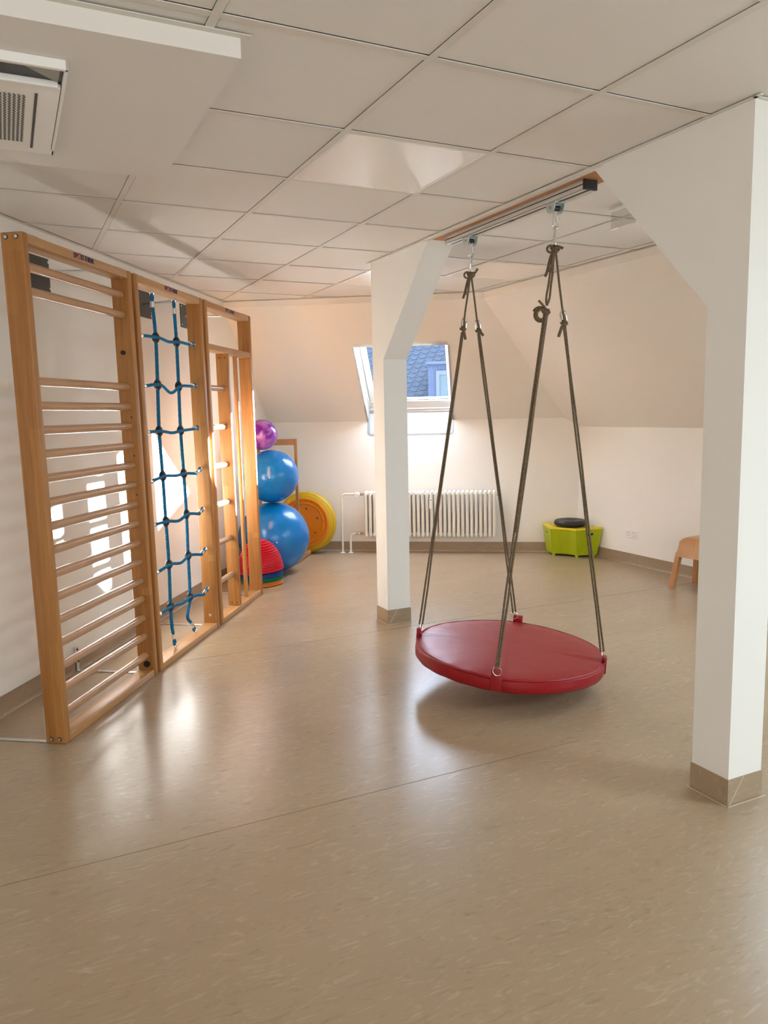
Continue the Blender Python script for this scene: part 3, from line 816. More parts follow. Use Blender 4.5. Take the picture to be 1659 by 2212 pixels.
# 2: rope net frame
S2 = 0.982
f2 = frame_base('rope_net_frame', S2, 'middle wooden climbing frame with a blue rope net', 'climbing frame')
lettering(f2, 0.385)
wall_rod(f2, 1.175, 1.02, half=0.11)
floor_bar(f2, 0.985)
MB().cyl((xi - 0.006, 0.05, 0.095), (xi, 0.05, 0.095), 0.012, seg=6).build('bolt', 'chrome', f2, True)
MB().tube([(0.55 + 0.1, 0.055, 0.045), (0.67, 0.06, 0.047), (0.69, 0.065, 0.05)], 0.002, 6).build('screw_hook', 'steel', f2, True)
def twisted(pts, Rr, rs, ptc, per=9):
    # three-strand laid rope along polyline; returns MB
    P = [Vector(p) for p in pts]
    # resample
    seg = [(P[i + 1] - P[i]).length for i in range(len(P) - 1)]; Ltot = sum(seg)
    n = max(8, int(Ltot / ptc * per)); res = []
    def at(s):
        i = 0
        while i < len(seg) - 1 and s > seg[i]: s -= seg[i]; i += 1
        return P[i].lerp(P[i + 1], min(1, s / seg[i]))
    b = MB(); base = [at(Ltot * k / n) for k in range(n + 1)]
    up = Vector((0, 1, 0))
    for st in range(3):
        path = []
        for k, p in enumerate(base):
            t = (base[min(k + 1, n)] - base[max(k - 1, 0)]).normalized()
            a = (up - t * up.dot(t)).normalized(); c = t.cross(a)
            ph = 2 * PI * (k / per) + st * 2 * PI / 3
            path.append(p + a * math.cos(ph) * Rr + c * math.sin(ph) * Rr)
        b.tube(path, rs, 6)
    return b
def smooth_path(pts, n=6):
    P = [Vector(p) for p in pts]; out = []
    for i in range(len(P) - 1):
        p0 = P[max(i - 1, 0)]; p1 = P[i]; p2 = P[i + 1]; p3 = P[min(i + 2, len(P) - 1)]
        for k in range(n):
            t = k / n
            out.append(0.5 * ((2 * p1) + (-p0 + p2) * t + (2 * p0 - 5 * p1 + 4 * p2 - p3) * t * t + (-p0 + 3 * p1 - 3 * p2 + p3) * t ** 3))
    out.append(P[-1]); return out
NY = 0.050
def eye_end(t, p, d, both=True):
    # thimble loop + sleeve at rope end p with outward direction d (unit)
    p = Vector(p); d = Vector(d).normalized()
    side = Vector((0, 1, 0)).cross(d).normalized()
    # sleeve
    MB().cyl(p - d * 0.078, p - d * 0.045, 0.0125, seg=14).build('sleeve', 'chrome', t, True)
    loop = []
    for k in range(15):
        a = -PI + 2 * PI * k / 14
        loop.append(p - d * 0.022 + d * (0.020 * math.cos(a)) + side * (0.012 * math.sin(a)))
    loop = [p - d * 0.045] + loop[0:] + [p - d * 0.045]
    MB().tube([p - d * 0.048, p - d * 0.035 + side * 0.009, p - d * 0.02 + side * 0.013, p - d * 0.006 + side * 0.008, p - d * 0.002, p - d * 0.006 - side * 0.008, p - d * 0.02 - side * 0.013, p - d * 0.035 - side * 0.009, p - d * 0.048], 0.0065, 8).build('rope_eye', 'bluerope', t, True)
    ring = [p + d * 0.002 + Vector((0, 1, 0)) * 0.012 * math.cos(2 * PI * k / 14) + d * 0.012 * math.sin(2 * PI * k / 14) for k in range(14)]
    MB().tube(ring, 0.004, 8, closed=True).cyl(p + d * 0.012, p + d * 0.022, 0.006, seg=10).build('eye_bolt', 'chrome', t, True)
V1, V2 = 1.285 - S2, 1.590 - S2
kz = [1.930, 1.657, 1.384, 1.112, 0.845, 0.573, 0.310]
v1k = [(V1 + dx, NY, z) for dx, z in zip((0.022, 0.006, -0.014, -0.005, -0.002, 0.002, -0.014), (1.930, 1.657, 1.384, 1.117, 0.843, 0.577, 0.318))]
v2k = [(V2 + dx, NY, z) for dx, z in zip((0.012, 0.004, -0.008, 0.0, 0.004, -0.008, -0.018), (1.930, 1.657, 1.381, 1.108, 0.846, 0.578, 0.306))]
for (vx, kn, e1, dxe) in ((V1, v1k, (V1 - 0.012, 0.20), 0.015), (V2, v2k, (V2 - 0.078, 0.19), 0.03)):
    top = Vector((vx + 0.006, NY, FH - 0.062))
    endp = Vector((vx + dxe, NY, 0.062))
    pts = smooth_path([top - Vector((0, 0, 0.075))] + kn + [(e1[0], NY, e1[1]), (e1[0] + (endp.x - e1[0]) * 0.45, NY, 0.135)], 5)
    twisted(pts, 0.0055, 0.0058, 0.042).build('vertical_rope', 'bluerope', f2, True)
    eye_end(f2, top, (0, 0, 1)); 
    ed = (endp - Vector((e1[0] + (endp.x - e1[0]) * 0.45, NY, 0.135))).normalized()
    eye_end(f2, endp, ed)
for i, z in enumerate(kz):
    zl = z - (0.008 if i else 0.012) + 0.0; zr = [1.936, 1.669, 1.391, 1.118, .846, .568, .291][i] - 0.0
    sag = [0.012, 0.045, 0.012, 0.006, 0.02, 0.02, 0.012][i]
    L = Vector((PWID + 0.024, NY, zl)); Rr = Vector((FWID - PWID - 0.024, NY, zr))
    a, b = Vector(v1k[i]) + Vector((0, -0.014, 0)), Vector(v2k[i]) + Vector((0, -0.014, 0))
    mid = (a + b) / 2 - Vector((0, 0, sag))
    dl = Vector((-1, 0, 0.1 if i % 2 else -0.1)).normalized(); dr = Vector((1, 0, 0.28 if i > 2 else -0.05)).normalized()
    pts = smooth_path([L - dl * 0.07, a, mid, b, Rr - dr * 0.07 - Vector((0, 0, 0.010))], 6)
    twisted(pts, 0.0048, 0.0052, 0.034).build('horizontal_rope', 'bluerope', f2, True)
    eye_end(f2, L, dl); eye_end(f2, Rr, dr)
    for c in (v1k[i], v2k[i]):
        MB().sphere(c, 0.031, 20, 12, (1, 0.7, 1)).cyl((c[0], c[1], c[2] - 0.03), (c[0], c[1], c[2] + 0.03), 0.0115, seg=12).build('rope_cross', 'rubber', f2, True)

# 3: ladder frame
S3 = 1.985
f3 = frame_base('ladder_frame', S3, 'farthest wooden climbing frame with short rungs, inner plank and round pole', 'climbing frame')
lettering(f3, 0.405)
MB().box(PWID, FWID - PWID, 0.003, PDEP - .003, 1.915, 1.957, 0.005, 3).build('cross_beam', 'woodx', f3, True)
px = 2.388 - S3
MB().box(px, px + 0.035, 0.004, PDEP - 0.004, 0.038, 1.915, 0.005, 3).build('inner_plank', 'woodz', f3, True)
for yy, zz in ((0.028, 1.885), (0.068, 1.885), (0.028, 0.062), (0.068, 0.062)):
    MB().cyl((px - 0.0008, yy, zz), (px, yy, zz), 0.0048, seg=12).build('screw', 'black', f3)
q0 = None
for zz in (1.663, 1.387, 1.113, 0.838, 0.563, 0.285):
    if q0 is None: q0 = MB().cyl((PWID - 0.004, 0, 0), (px + 0.004, 0, 0), 0.0205, seg=24).build('rung', 'rungwood', f3, True); q = q0
    else: q = q0.copy(); C.objects.link(q); q.parent = f3
    q.location = (0, 0.052, zz)
MB().cyl((2.67 - S3, 0.05, 0.036), (2.67 - S3, 0.05, 1.917), 0.0165, seg=24).build('pole', 'woodz', f3, True)
wall_rod(f3, 0.885, 0.97, half=0.085)
floor_bar(f3, 0.945)

# frame meshes sheared along the wall to fit the view, no real tilt
SHEAR_X = -0.021
def shear_parts(o, z_acc=0.0):
    for ch in o.children:
        if ch.type == 'MESH':
            zl = ch.location.z
            ch.location.x += SHEAR_X * zl
            if ch.data.get('sheared') is None and not (ch.name.startswith('rung')):
                ch.data['sheared'] = 1
                for v in ch.data.vertices: v.co.x += SHEAR_X * v.co.z
            shear_parts(ch)
bpy.context.view_layer.update()
for f in (f1, f2, f3): shear_parts(f)

# ------------------------------------------------------------------ exercise balls, domes, mirror, spinning disc
def ball(name, c, r, mat, label, squash=1.0, ribs=True, group=None):
    t = empty(name, (c[0], c[1], c[2] - r * squash), 0, label, 'exercise ball', group)
    b = MB()
    prof = []
    n = 96
    for k in range(n + 1):
        a = -PI / 2 + PI * k / n
        rr = r
        if ribs:
            z = abs(math.sin(a))
            if z < 0.5: rr = r * (1 + 0.0016 * max(0, math.cos(z * 62)) ** 6)
        prof.append((max(0, rr * math.cos(a)) if 0 < k < n else 0, rr * math.sin(a)))
    b.lathe(prof, 64, Matrix.Translation((0, 0, r * squash)) @ Matrix.Diagonal((1, 1, squash, 1)) @ Matrix.Rotation(R(64), 4, 'Y') @ Matrix.Rotation(R(20), 4, 'X'))
    b.build('shell', mat, t, True)
    return t
bl = ball('exercise_ball', (-1.038, 7.18, 0.330), 0.331, 'ballblue', 'large blue exercise ball on the floor, bottom of the ball stack', 0.995, True, 'stacked exercise balls')
vd = Vector((0.12, -1, 0.12)).normalized()
def valve(t, r, dirv, cz):
    d = Vector(dirv).normalized()
    MB().cyl(Vector((0, 0, cz)) + d * (r - 0.001), Vector((0, 0, cz)) + d * (r + 0.0025), 0.006, seg=14).build('valve_plug', 'white', t, True)
valve(bl, 0.331, (0.22, -1, 0.0), 0.330)
bu = ball('exercise_ball', (-1.036, 7.15, 0.6605 + 0.244), 0.25, 'ballblue', 'medium blue exercise ball balanced on the largest one', 0.975, False, 'stacked exercise balls')
valve(bu, 0.25, (0.07, -1, 0.03), 0.243)
bp_ = ball('exercise_ball', (-1.105, 7.12, 0.6605 + 0.486 + 0.142), 0.142, 'ballpurple', 'small purple marbled exercise ball on top of the stack', 0.98, False, 'stacked exercise balls')

def dome(mat, zoff, rbase, hgt, label, tiltx, tilty, cx=-1.085, cy=6.67, band=9):
    t = empty('balance_dome', (cx, cy, zoff), 0, label, 'balance dome', 'nested ribbed balance domes', rot=(tiltx, tilty, 0))
    b = MB(); prof = []
    n = 14
    for k in range(n + 1):
        f = k / n
        z = hgt * f; rr = rbase * math.sqrt(max(0, 1 - f ** 2.1)) * (1 if z < band else 0.84)
        z1 = hgt * (k + 0.72) / n
        if k < n:
            prof += [(rr, z), (rr + 0.010, z + 0.001), (rr + 0.011, z + 0.006), (rr - 0.001, z + 0.009)]
    prof.append((0, hgt))
    b.lathe([(rbase - 0.01, 0.004)] + prof, 56)
    b.build('ribbed_shell', mat, t, True)
    rm = [(rbase - 0.006, 0.0), (rbase + 0.007, 0.0), (rbase + 0.009, 0.004), (rbase + 0.007, 0.009), (rbase - 0.002, 0.010)]
    MB().lathe(rm, 56).build('rim', mat, t, True)
    return t
dome('mat_orange2', 0.004, 0.176, 0.19, 'orange ribbed balance dome, lowest of the nested stack beside the blue balls', 0.0, R(-1.2), band=0.03)
dome('mat_dgreen', 0.034, 0.178, 0.20, 'green ribbed balance dome nested between the orange and blue ones', 0.0, R(-2.4), band=0.035)
dome('mat_blue', 0.072, 0.178, 0.21, 'dark blue ribbed balance dome nested under the red one', 0.0, R(-3.6), band=0.042)
dome('mat_red', 0.118, 0.186, 0.275, 'red ribbed balance dome on top of the nested stack', 0.0, R(-4.6))

mi = empty('wooden_stand', (-0.86, 7.78, 0), 0, 'tall open wooden frame stand behind the stack of exercise balls', 'stand')
m = MB()
m.box(-0.028, 0.0, -0.02, 0.02, 0.05, 1.225, 0.003); m.box(-0.40, -0.372, -0.02, 0.02, 0.05, 1.225, 0.003)
m.box(-0.372, -0.028, -0.02, 0.02, 1.165, 1.225, 0.003); m.box(-0.372, -0.028, -0.02, 0.02, 0.10, 0.14, 0.003)
m.build('frame', 'woodz', mi)
for x in (0.002, -0.44):
    mt = Matrix.Translation((x + 0.02, 0, 0)) @ Matrix.Rotation(R(-10), 4, 'Z')
    MB().box(-0.018, 0.018, -0.26, 0.27, 0.002, 0.055, 0.012, 3, mt).build('foot', 'woodz', mi, True)

# yellow spinning disc leaning at the back wall
yc = BK(-0.362, -0.165, 0.0)
yd = empty('spinning_disc', yc, 0, 'round yellow cushioned disc with orange centre leaning on the back wall', 'therapy disc')
axis_m = Matrix.Translation((0, 0, 0.333)) @ Matrix.Rotation(BK_ROT + R(-5), 4, 'Z') @ Matrix.Rotation(R(90), 4, 'X')
MB().lathe([(0.14, -0.085), (0.25, -0.085), (0.295, -0.07), (0.322, -0.035), (0.328, 0.0), (0.315, 0.03), (0.29, 0.05), (0.24, 0.058), (0.14, 0.058)], 64, axis_m).build('cushion_ring', 'yvinyl', yd, True)
MB().tube([axis_m @ Vector((0.312 * math.cos(2 * PI * k / 64), 0.312 * math.sin(2 * PI * k / 64), 0.0335)) for k in range(64)], 0.0022, 6, closed=True).build('seam', new_mat('seam_ochre', (0.45, 0.25, 0.005), 0.5)[0], yd, True)
MB().lathe([(0.0, 0.075), (0.10, 0.072), (0.198, 0.064), (0.206, 0.074), (0.216, 0.074), (0.222, 0.062), (0.246, 0.064), (0.256, 0.072), (0.266, 0.066), (0.268, 0.05)], 64, axis_m).build('centre_plate', 'orange', yd, True)
for k in range(6):
    a = 2 * PI * k / 6 + R(20)
    p = axis_m @ Vector((0.155 * math.cos(a), 0.155 * math.sin(a), 0.066)); q = axis_m @ Vector((0.155 * math.cos(a), 0.155 * math.sin(a), 0.073))
    MB().cyl(p, q, 0.009, seg=14).build('screw', 'darkplate', yd, True)

# ------------------------------------------------------------------ lime step box with cushion
gb = empty('step_box', (1.9, 7.72, 0), 0, 'lime green corner box with yellow top in the back right corner', 'box')
def loc(p): return (p[0] - 1.9, p[1] - 7.72)
top = [(1.640, 7.925), (1.655, 7.628), (1.872, 7.476), (2.160, 7.560), (2.005, 7.858)]
bot = [(1.678, 7.925), (1.695, 7.712), (1.908, 7.574), (2.118, 7.612), (1.985, 7.862)]
def ring(poly, concave, z, n=10):
    out = []
    for i, p in enumerate(poly):
        q = poly[(i + 1) % len(poly)]
        out.append(Vector((*loc(p), z)))
        if i == 1:
            d = Vector((q[0] - p[0], q[1] - p[1], 0)); nn = Vector((-d.y, d.x, 0)).normalized()
            for k in range(1, n):
                t = k / n; out.append(Vector((*loc((p[0] + d.x * t, p[1] + d.y * t)), z)) + nn * concave * math.sin(PI * t))
    return out
b = MB()
r0_, r1_ = ring(bot, 0.030, 0.022), ring(top, 0.030, 0.288)
va = [b.bm.verts.new(p) for p in r0_]; vb = [b.bm.verts.new(p) for p in r1_]
for i in range(len(va)):
    j = (i + 1) % len(va); b.bm.faces.new((va[i], va[j], vb[j], vb[i]))
b.bm.faces.new(va[::-1]); b.bm.faces.new(vb)
b.build('body', 'green', gb)
cen = Vector((*loc((1.87, 7.72)), 0))
tp = [p + (p - Z(cen, p.z)).normalized() * 0.010 for p in ring(top, 0.030, 0.288)]
for i_ in (0, len(tp) - 1, len(tp) - 2): tp[i_] -= (tp[i_] - Z(cen, tp[i_].z)).normalized() * 0.012
b = MB().prism(tp, (0, 0, 0.018)); b.build('top_board', 'yellow', gb)
for p in ((1.715, 7.73), (1.912, 7.592), (2.09, 7.63), (1.70, 7.88)):
    MB().cyl((*loc(p), 0.0), (*loc(p), 0.03), 0.016, seg=12).build('foot', 'green', gb)
# hand holes on the side faces
def side_hole(i, t, zf, r):
    p0 = Vector((*bot[i], 0.022)); p1 = Vector((*bot[i + 1], 0.022)); q0 = Vector((*top[i], 0.288)); q1 = Vector((*top[i + 1], 0.288))
    lo = p0.lerp(p1, t); hi = q0.lerp(q1, t); c = lo.lerp(hi, zf)
    nrm = (p1 - p0).cross(hi - lo).normalized()
    c = c - Vector((1.9, 7.72, 0))
    MB().cyl(c - nrm * 0.002, c + nrm * 0.0015, r, seg=20).build('hand_hole', 'black', gb)
side_hole(0, 0.42, 0.80, 0.012); side_hole(0, 0.60, 0.80, 0.012)
side_hole(2, 0.47, 0.80, 0.013); side_hole(2, 0.62, 0.82, 0.013)
# finger holes in the top
for x, y in ((1.70, 7.80), (1.70, 7.70), (2.07, 7.60), (2.09, 7.66)):
    MB().cyl((*loc((x, y)), 0.3058), (*loc((x, y)), 0.3066), 0.014, seg=18).build('top_hole', new_mat('hole_shade', (0.35, 0.25, 0.02), 0.6)[0], gb)
cu = MB().lathe([(0.0, 0.048), (0.02, 0.050), (0.03, 0.053), (0.07, 0.060), (0.12, 0.068), (0.145, 0.064), (0.158, 0.050), (0.161, 0.036), (0.156, 0.020), (0.14, 0.006), (0.11, 0.0), (0.0, 0.0)], 56)
cuo = empty('balance_cushion', (1.865, 7.672, 0.3065), 0, 'black inflatable balance cushion lying on the lime box', 'cushion')
cu.build('rubber_body', 'rubber', cuo, True)
MB().cyl((0, 0, 0.047), (0, 0, 0.0515), 0.012, seg=16).build('valve', new_mat('valve_grey', (0.25, 0.25, 0.25), 0.4)[0], cuo, True)

# ------------------------------------------------------------------ wooden stool behind right pillar
stl = Vector((2.579, 6.150, 0))
st = empty('wooden_stool', stl, R(33), 'bent beech plywood stool half hidden behind the right pillar', 'stool')
b = MB()
# seat shell: bevelled frustum, local x=u, y=w
def frustum(hx0, hy0, hx1, hy1, z0, z1):
    vs0 = [b.bm.verts.new((sx * hx0, sy * hy0, z0)) for sx, sy in ((-1, -1), (1, -1), (1, 1), (-1, 1))]
    vs1 = [b.bm.verts.new((sx * hx1, sy * hy1, z1)) for sx, sy in ((-1, -1), (1, -1), (1, 1), (-1, 1))]
    for i in range(4):
        j = (i + 1) % 4; b.bm.faces.new((vs0[i], vs0[j], vs1[j], vs1[i]))
    b.bm.faces.new(vs1); b.bm.faces.new(vs0[::-1])
    ed = [e for e in b.bm.edges if all(v in vs1 for v in e.verts)]
    bmesh.ops.bevel(b.bm, geom=ed, offset=0.06, segments=7, affect='EDGES', profile=0.5)
    ed = [e for e in b.bm.edges if abs(e.verts[0].co.z - e.verts[1].co.z) > 0.05]
    bmesh.ops.bevel(b.bm, geom=ed, offset=0.012, segments=3, affect='EDGES')
frustum(0.146, 0.168, 0.118, 0.140, 0.262, 0.425)
b.build('seat', 'ply', st, True)
for sx in (-1, 1):
    for sy in (-1, 1):
        b = MB(); t0 = Vector((sx * 0.120, sy * 0.142, 0.30)); t1 = Vector((sx * 0.155, sy * 0.178, 0.0)); k = 0.020
        pts0 = [t0 + Vector((dx * k, dy * k, 0)) for dx, dy in ((-1, -1), (1, -1), (1, 1), (-1, 1))]
        pts1 = [t1 + Vector((dx * k, dy * k, 0)) for dx, dy in ((-1, -1), (1, -1), (1, 1), (-1, 1))]
        a = [b.bm.verts.new(p) for p in pts0]; c = [b.bm.verts.new(p) for p in pts1]
        for i in range(4): b.bm.faces.new((a[i], a[(i + 1) % 4], c[(i + 1) % 4], c[i]))
        b.bm.faces.new(a); b.bm.faces.new(c[::-1])
        b.build('leg', 'ply', st)
MB().cyl((-0.1455, 0.14, 0.285), (-0.135, 0.14, 0.285), 0.005, seg=10).build('screw', 'steel', st)

# ------------------------------------------------------------------ swing track & trolleys
TU = 2.392
tk = empty('ceiling_track', UW(TU, 3.41, CEIL - 0.0085), TH, 'aluminium ceiling track with black end cap under the wooden beam', 'track')
tl = 0.60
m = MB()
hw = 0.034; zt_, zb_ = 0.0, -0.043
for x0, x1, z0, z1 in ((-hw, -hw + .003, zb_, zt_), (hw - .003, hw, zb_, zt_), (-hw, hw, zt_ - .003, zt_), (-hw, -0.009, zb_, zb_ + .003), (0.009, hw, zb_, zb_ + .003)):
    m.box(x0, x1, -tl, tl, z0, z1)
for zz in (-0.012, -0.030):
    m.box(-hw - .002, -hw, -tl, tl, zz - .005, zz + .004); m.box(hw, hw + .002, -tl, tl, zz - .005, zz + .004)
m.build('rail', 'alu', tk)
m = MB()
m.box(-hw - .0008, -hw - .0001, -tl, tl, -0.0225, -0.0185); m.box(-0.0088, 0.0088, -tl + .01, tl - .002, zb_ + 0.004, zb_ + .006)
m.build('groove', 'groove', tk)
MB().box(-hw - .003, hw + .003, -tl - 0.012, -tl, zb_ - .001, zt_, 0.002).build('end_cap', 'black', tk)
MB().box(-0.01, 0.01, -0.03, 0.01, zb_ - 0.001, zb_ + 0.0).build('slot', 'black', tk)

def trolley(w, label):
    t = empty('track_trolley', UW(TU, w, 2.427), TH, label, 'trolley', 'trolleys running in the ceiling track')
    for s_ in (-1, 1):
        b = MB(); prof = []
        pts = [Vector((s_ * 0.026, 0.033 * math.cos(a), -0.014 - 0.033 * abs(math.sin(a)))) for a in [PI + PI * k / 16 for k in range(17)]]
        pts = [Vector((s_ * 0.026, -0.033, 0.0))] + pts + [Vector((s_ * 0.026, 0.033, 0.0))]
        b.prism(pts, (s_ * 0.003, 0, 0))
        b.build('side_plate', 'galv', t)
        MB().cyl((s_ * 0.029, 0, -0.022), (s_ * 0.032, 0, -0.022), 0.006, seg=12).build('axle_bolt', 'brass', t, True)
    MB().box(-0.027, 0.027, -0.030, 0.030, -0.003, 0.0).build('top_plate', 'galv', t)
    MB().cyl((-0.018, 0, -0.022), (0.018, 0, -0.022), 0.013, seg=20).build('wheel', 'rubber', t, True)
    return t
trolley(3.790, 'steel trolley on the far end of the ceiling track')
trolley(3.045, 'steel trolley nearest the black end cap of the track')

def carabiner(w, ztop, length, rot, label):
    t = empty('carabiner', UW(TU, w, ztop), TH + rot, label, 'carabiner', 'carabiners holding the swing ropes')
    pts = []; rt_, rb = 0.009, 0.014
    n = 10
    for k in range(n + 1):
        a = PI * k / n; pts.append(Vector((rt_ * math.cos(a), 0, -rt_ + rt_ * math.sin(a))))
    for k in range(n + 1):
        a = PI + PI * k / n; pts.append(Vector((rb * math.cos(a), 0, -length + rb + rb * math.sin(a))))
    MB().tube(pts, 0.0042, 10, closed=True).build('hook', 'chrome', t, True)
    MB().cyl((0.0105, 0, -length * 0.42), (0.013, 0, -length * 0.72), 0.0065, seg=12).build('screw_sleeve', 'steel', t, True)
    return t
KN = {}
for w, nm in ((3.785, 'far'), (3.045, 'near')):
    ztop = 2.412
    carabiner(w, ztop, 0.098, R(5), 'upper steel carabiner clipped to the %s trolley' % nm)
    carabiner(w, ztop - 0.091, 0.090, R(80) if nm == 'far' else R(60), 'lower steel carabiner above the rope knot at the %s trolley' % nm)
    KN[nm] = UW(TU, w, ztop - 0.091 - 0.086)

# ------------------------------------------------------------------ platform swing
DC = Vector((0.664, 4.062, 0.204)); DR = 0.505
TILT = R(4.3)
sw = empty('platform_swing', DC, 0, 'round red padded platform swing hanging by brown ropes', 'swing')
tmat = Matrix.Rotation(TILT, 4, 'Y') @ Matrix.Rotation(R(1.3), 4, 'X')
TH_ = 0.080
def pad_profile():
    pr = [(0.0, 0.006), (0.2, 0.005), (0.40, 0.0), (DR - 0.022, -0.004), (DR - 0.008, -0.008)]
    pr += [(DR, -0.016), (DR + 0.002, -0.04), (DR, -0.066), (DR - 0.008, -0.076), (DR - 0.02, -0.080), (0.0, -0.082)]
    return pr
b = MB().lathe(pad_profile(), 128)
tab_ang = [R(164), R(-106), R(-16), R(75)]
for v in b.bm.verts:
    if v.co.xy.length > 0.25:
        a = math.atan2(v.co.y, v.co.x)
        for ta in tab_ang:
            d = (a - ta + PI) % (2 * PI) - PI
            k = math.exp(-(d / 0.075) ** 2)
            rr = v.co.xy.length
            if v.co.z > -0.02: v.co.z -= 0.010 * k * min(1, (rr - 0.25) / 0.25) * (1 if abs(d) > 0.05 else -0.4)
            f = 1 - 0.014 * k * (rr / DR) ** 6; v.co.x *= f; v.co.y *= f
        v.co.z += 0.0012 * math.sin(a * 23) * (v.co.xy.length / DR) ** 8 + (0.002 * math.sin(a * 5 + 1))
bmesh.ops.transform(b.bm, matrix=tmat, verts=b.bm.verts)
b.build('padded_disc', 'redvinyl', sw, True)
pp = [tmat @ Vector(((DR - 0.004) * math.cos(2 * PI * k / 96), (DR - 0.004) * math.sin(2 * PI * k / 96), -0.0085 + 0.002 * math.sin(2 * PI * k / 96 * 5 + 1))) for k in range(96)]
MB().tube(pp, 0.0032, 8, closed=True).build('piping', 'redvinyl', sw, True)
rings = []
for ta in tab_ang:
    mt = tmat @ Matrix.Rotation(ta, 4, 'Z')
    m = MB()
    th_top = 0.012 if ta == tab_ang[2] else 0.036
    m.box(DR - 0.004, DR + 0.006, -0.028, 0.028, -0.072, th_top, 0.002, 2, mt)
    m.box(DR - 0.010, DR - 0.002, -0.026, 0.026, -0.01, th_top + 0.002, 0.002, 2, mt)
    m.build('tab', 'redvinyl', sw, True)
    c = mt @ Vector((DR - 0.012, 0.0, 0.036))
    rd = mt.to_3x3() @ Vector((0, 1, 0)); ru = Vector((0, 0, 1))
    if ta == tab_ang[1]: c = mt @ Vector((DR + 0.010, 0.002, 0.030))
    if ta == tab_ang[2]: c = mt @ Vector((DR - 0.020, 0.0, 0.022)) 
    if ta == tab_ang[3]: c = mt @ Vector((DR - 0.012, 0.022, 0.036))
    MB().tube([c + rd * 0.021 * math.cos(2 * PI * k / 24) + ru * 0.021 * math.sin(2 * PI * k / 24) for k in range(24)], 0.0024, 8, closed=True).build('ring', 'chrome', sw, True)
    rings.append(c + Vector((0, 0, 0.018)))
def L_(p): return Vector(p) - DC
kf, kn_ = L_(KN['far']), L_(KN['near'])
def rope(pts, r=0.0055, n=4, name='rope'):
    P = smooth_path(pts, n)
    return MB().tube(P, r, 8).build(name, 'hemp', sw, True)
side = Vector((1, 0, 0))
def wob(p, q, n=5, amp=0.003):
    out = [p]
    for k in range(1, n):
        t = k / n; out.append(p.lerp(q, t) + Vector((random.uniform(-amp, amp), random.uniform(-amp, amp), 0)))
    return out + [q]
def quick_link(c, axis, rot=0):
    ax = axis.normalized(); sd = Vector((math.cos(rot), math.sin(rot), 0)); sd = (sd - ax * sd.dot(ax)).normalized()
    pts = []
    for k in range(9): a = PI * k / 8; pts.append(c + sd * 0.014 * math.cos(a) + ax * (0.026 + 0.014 * math.sin(a)))
    for k in range(9): a = PI + PI * k / 8; pts.append(c + sd * 0.014 * math.cos(a) + ax * (-0.026 + 0.014 * math.sin(a)))
    MB().tube(pts, 0.0034, 8, closed=True).build('quick_link', 'chrome', sw, True)
    MB().cyl(c + sd * 0.014 - ax * 0.013, c + sd * 0.014 + ax * 0.013, 0.0055, seg=6).build('link_nut', 'steel', sw)
def knot(c, r=0.016, name='knot'):
    b = MB()
    for j in range(3):
        q = Matrix.Rotation(j * 1.05 + 0.3, 4, 'Z') @ Matrix.Rotation(0.9 - 0.7 * j, 4, 'X')
        b.tube([c + (q @ Vector((math.cos(2 * PI * k / 12) * r * 0.75, math.sin(2 * PI * k / 12) * r, 0.2 * r * math.sin(4 * PI * k / 12)))) for k in range(12)], 0.0055, 7, closed=True)
    b.build(name, 'hemp', sw, True)
# leg: upper single cord from knot to link, lower doubled cord from link to ring
def leg(top, ringp, tlink, tail, style=0):
    d = (ringp - top); c = top + d * tlink; ax = -d.normalized()
    if style == 0:
        rope(wob(top, c + ax * 0.034, 4, 0.001), 0.0052)
        quick_link(c, ax, 0.3)
        knot(c - ax * 0.02, 0.015)
        rope([c - ax * 0.015, c - ax * 0.03 + tail * 0.5, c - ax * 0.05 + tail], 0.0075, 5, 'rope_tail')
        rope([c + ax * 0.036, c + side * 0.004, c - ax * 0.04], 0.006, 5)
        off = Vector((0.0065, 0, 0))
        a0 = c - ax * 0.036
        rope(wob(a0 + off * 0.6, a0.lerp(ringp, 0.5) + off * 0.8, 4, 0.002)[:-1] + wob(a0.lerp(ringp, 0.5) + off * .8, ringp + off * 1.3, 4, 0.002), 0.0052)
        rope(wob(a0 - off * 0.6, a0.lerp(ringp, 0.5) - off * 0.8, 4, 0.002)[:-1] + wob(a0.lerp(ringp, 0.5) - off * .8, ringp - off * 1.3, 4, 0.002), 0.0052)
    else:
        off = Vector((0.006, 0, 0))
        rope(wob(top + off * .3, c + ax * 0.10 + off, 4, 0.002) + [c + ax * 0.035 + off * 1.3, c], 0.0052)
        rope(wob(top - off * .3, c + ax * 0.10 - off, 4, 0.002) + [c + ax * 0.035 - off * 1.3, c], 0.0052)
        # coiled tail loop
        cc = c + Vector((-0.028, 0, -0.040))
        lp = []
        for k in range(34):
            a = 2 * PI * k / 14 + 0.4; rr = 0.018 + 0.0005 * k
            lp.append(cc + Vector((rr * math.cos(a), -0.012 + 0.0012 * k, rr * 1.08 * math.sin(a))))
        MB().tube(lp, 0.0062, 8).build('rope_coil', 'hemp', sw, True)
        knot(c - ax * 0.03, 0.017)
        rope([c - ax * 0.02, c + Vector((-0.02, -0.01, 0.0)), c + Vector((-0.042, -0.012, 0.022))], 0.0055, 5, 'rope_tail')
        a0 = c - ax * 0.02; mid = a0.lerp(ringp, 0.62)
        for o, rr in ((off * 1.2, 0.0055), (off * -1.2, 0.0055)):
            rope(wob(a0 + o, mid + o, 5, 0.002)[:-1] + wob(mid + o, ringp + o * 0.8, 4, 0.002), rr)
        rope(wob(a0 + Vector((0, -0.008, 0)), mid + Vector((0, -0.006, 0)), 5, 0.002), 0.0055)
tlf = 0.178
leg(kf, rings[0], 0.150, Vector((0.018, 0, -0.03)))
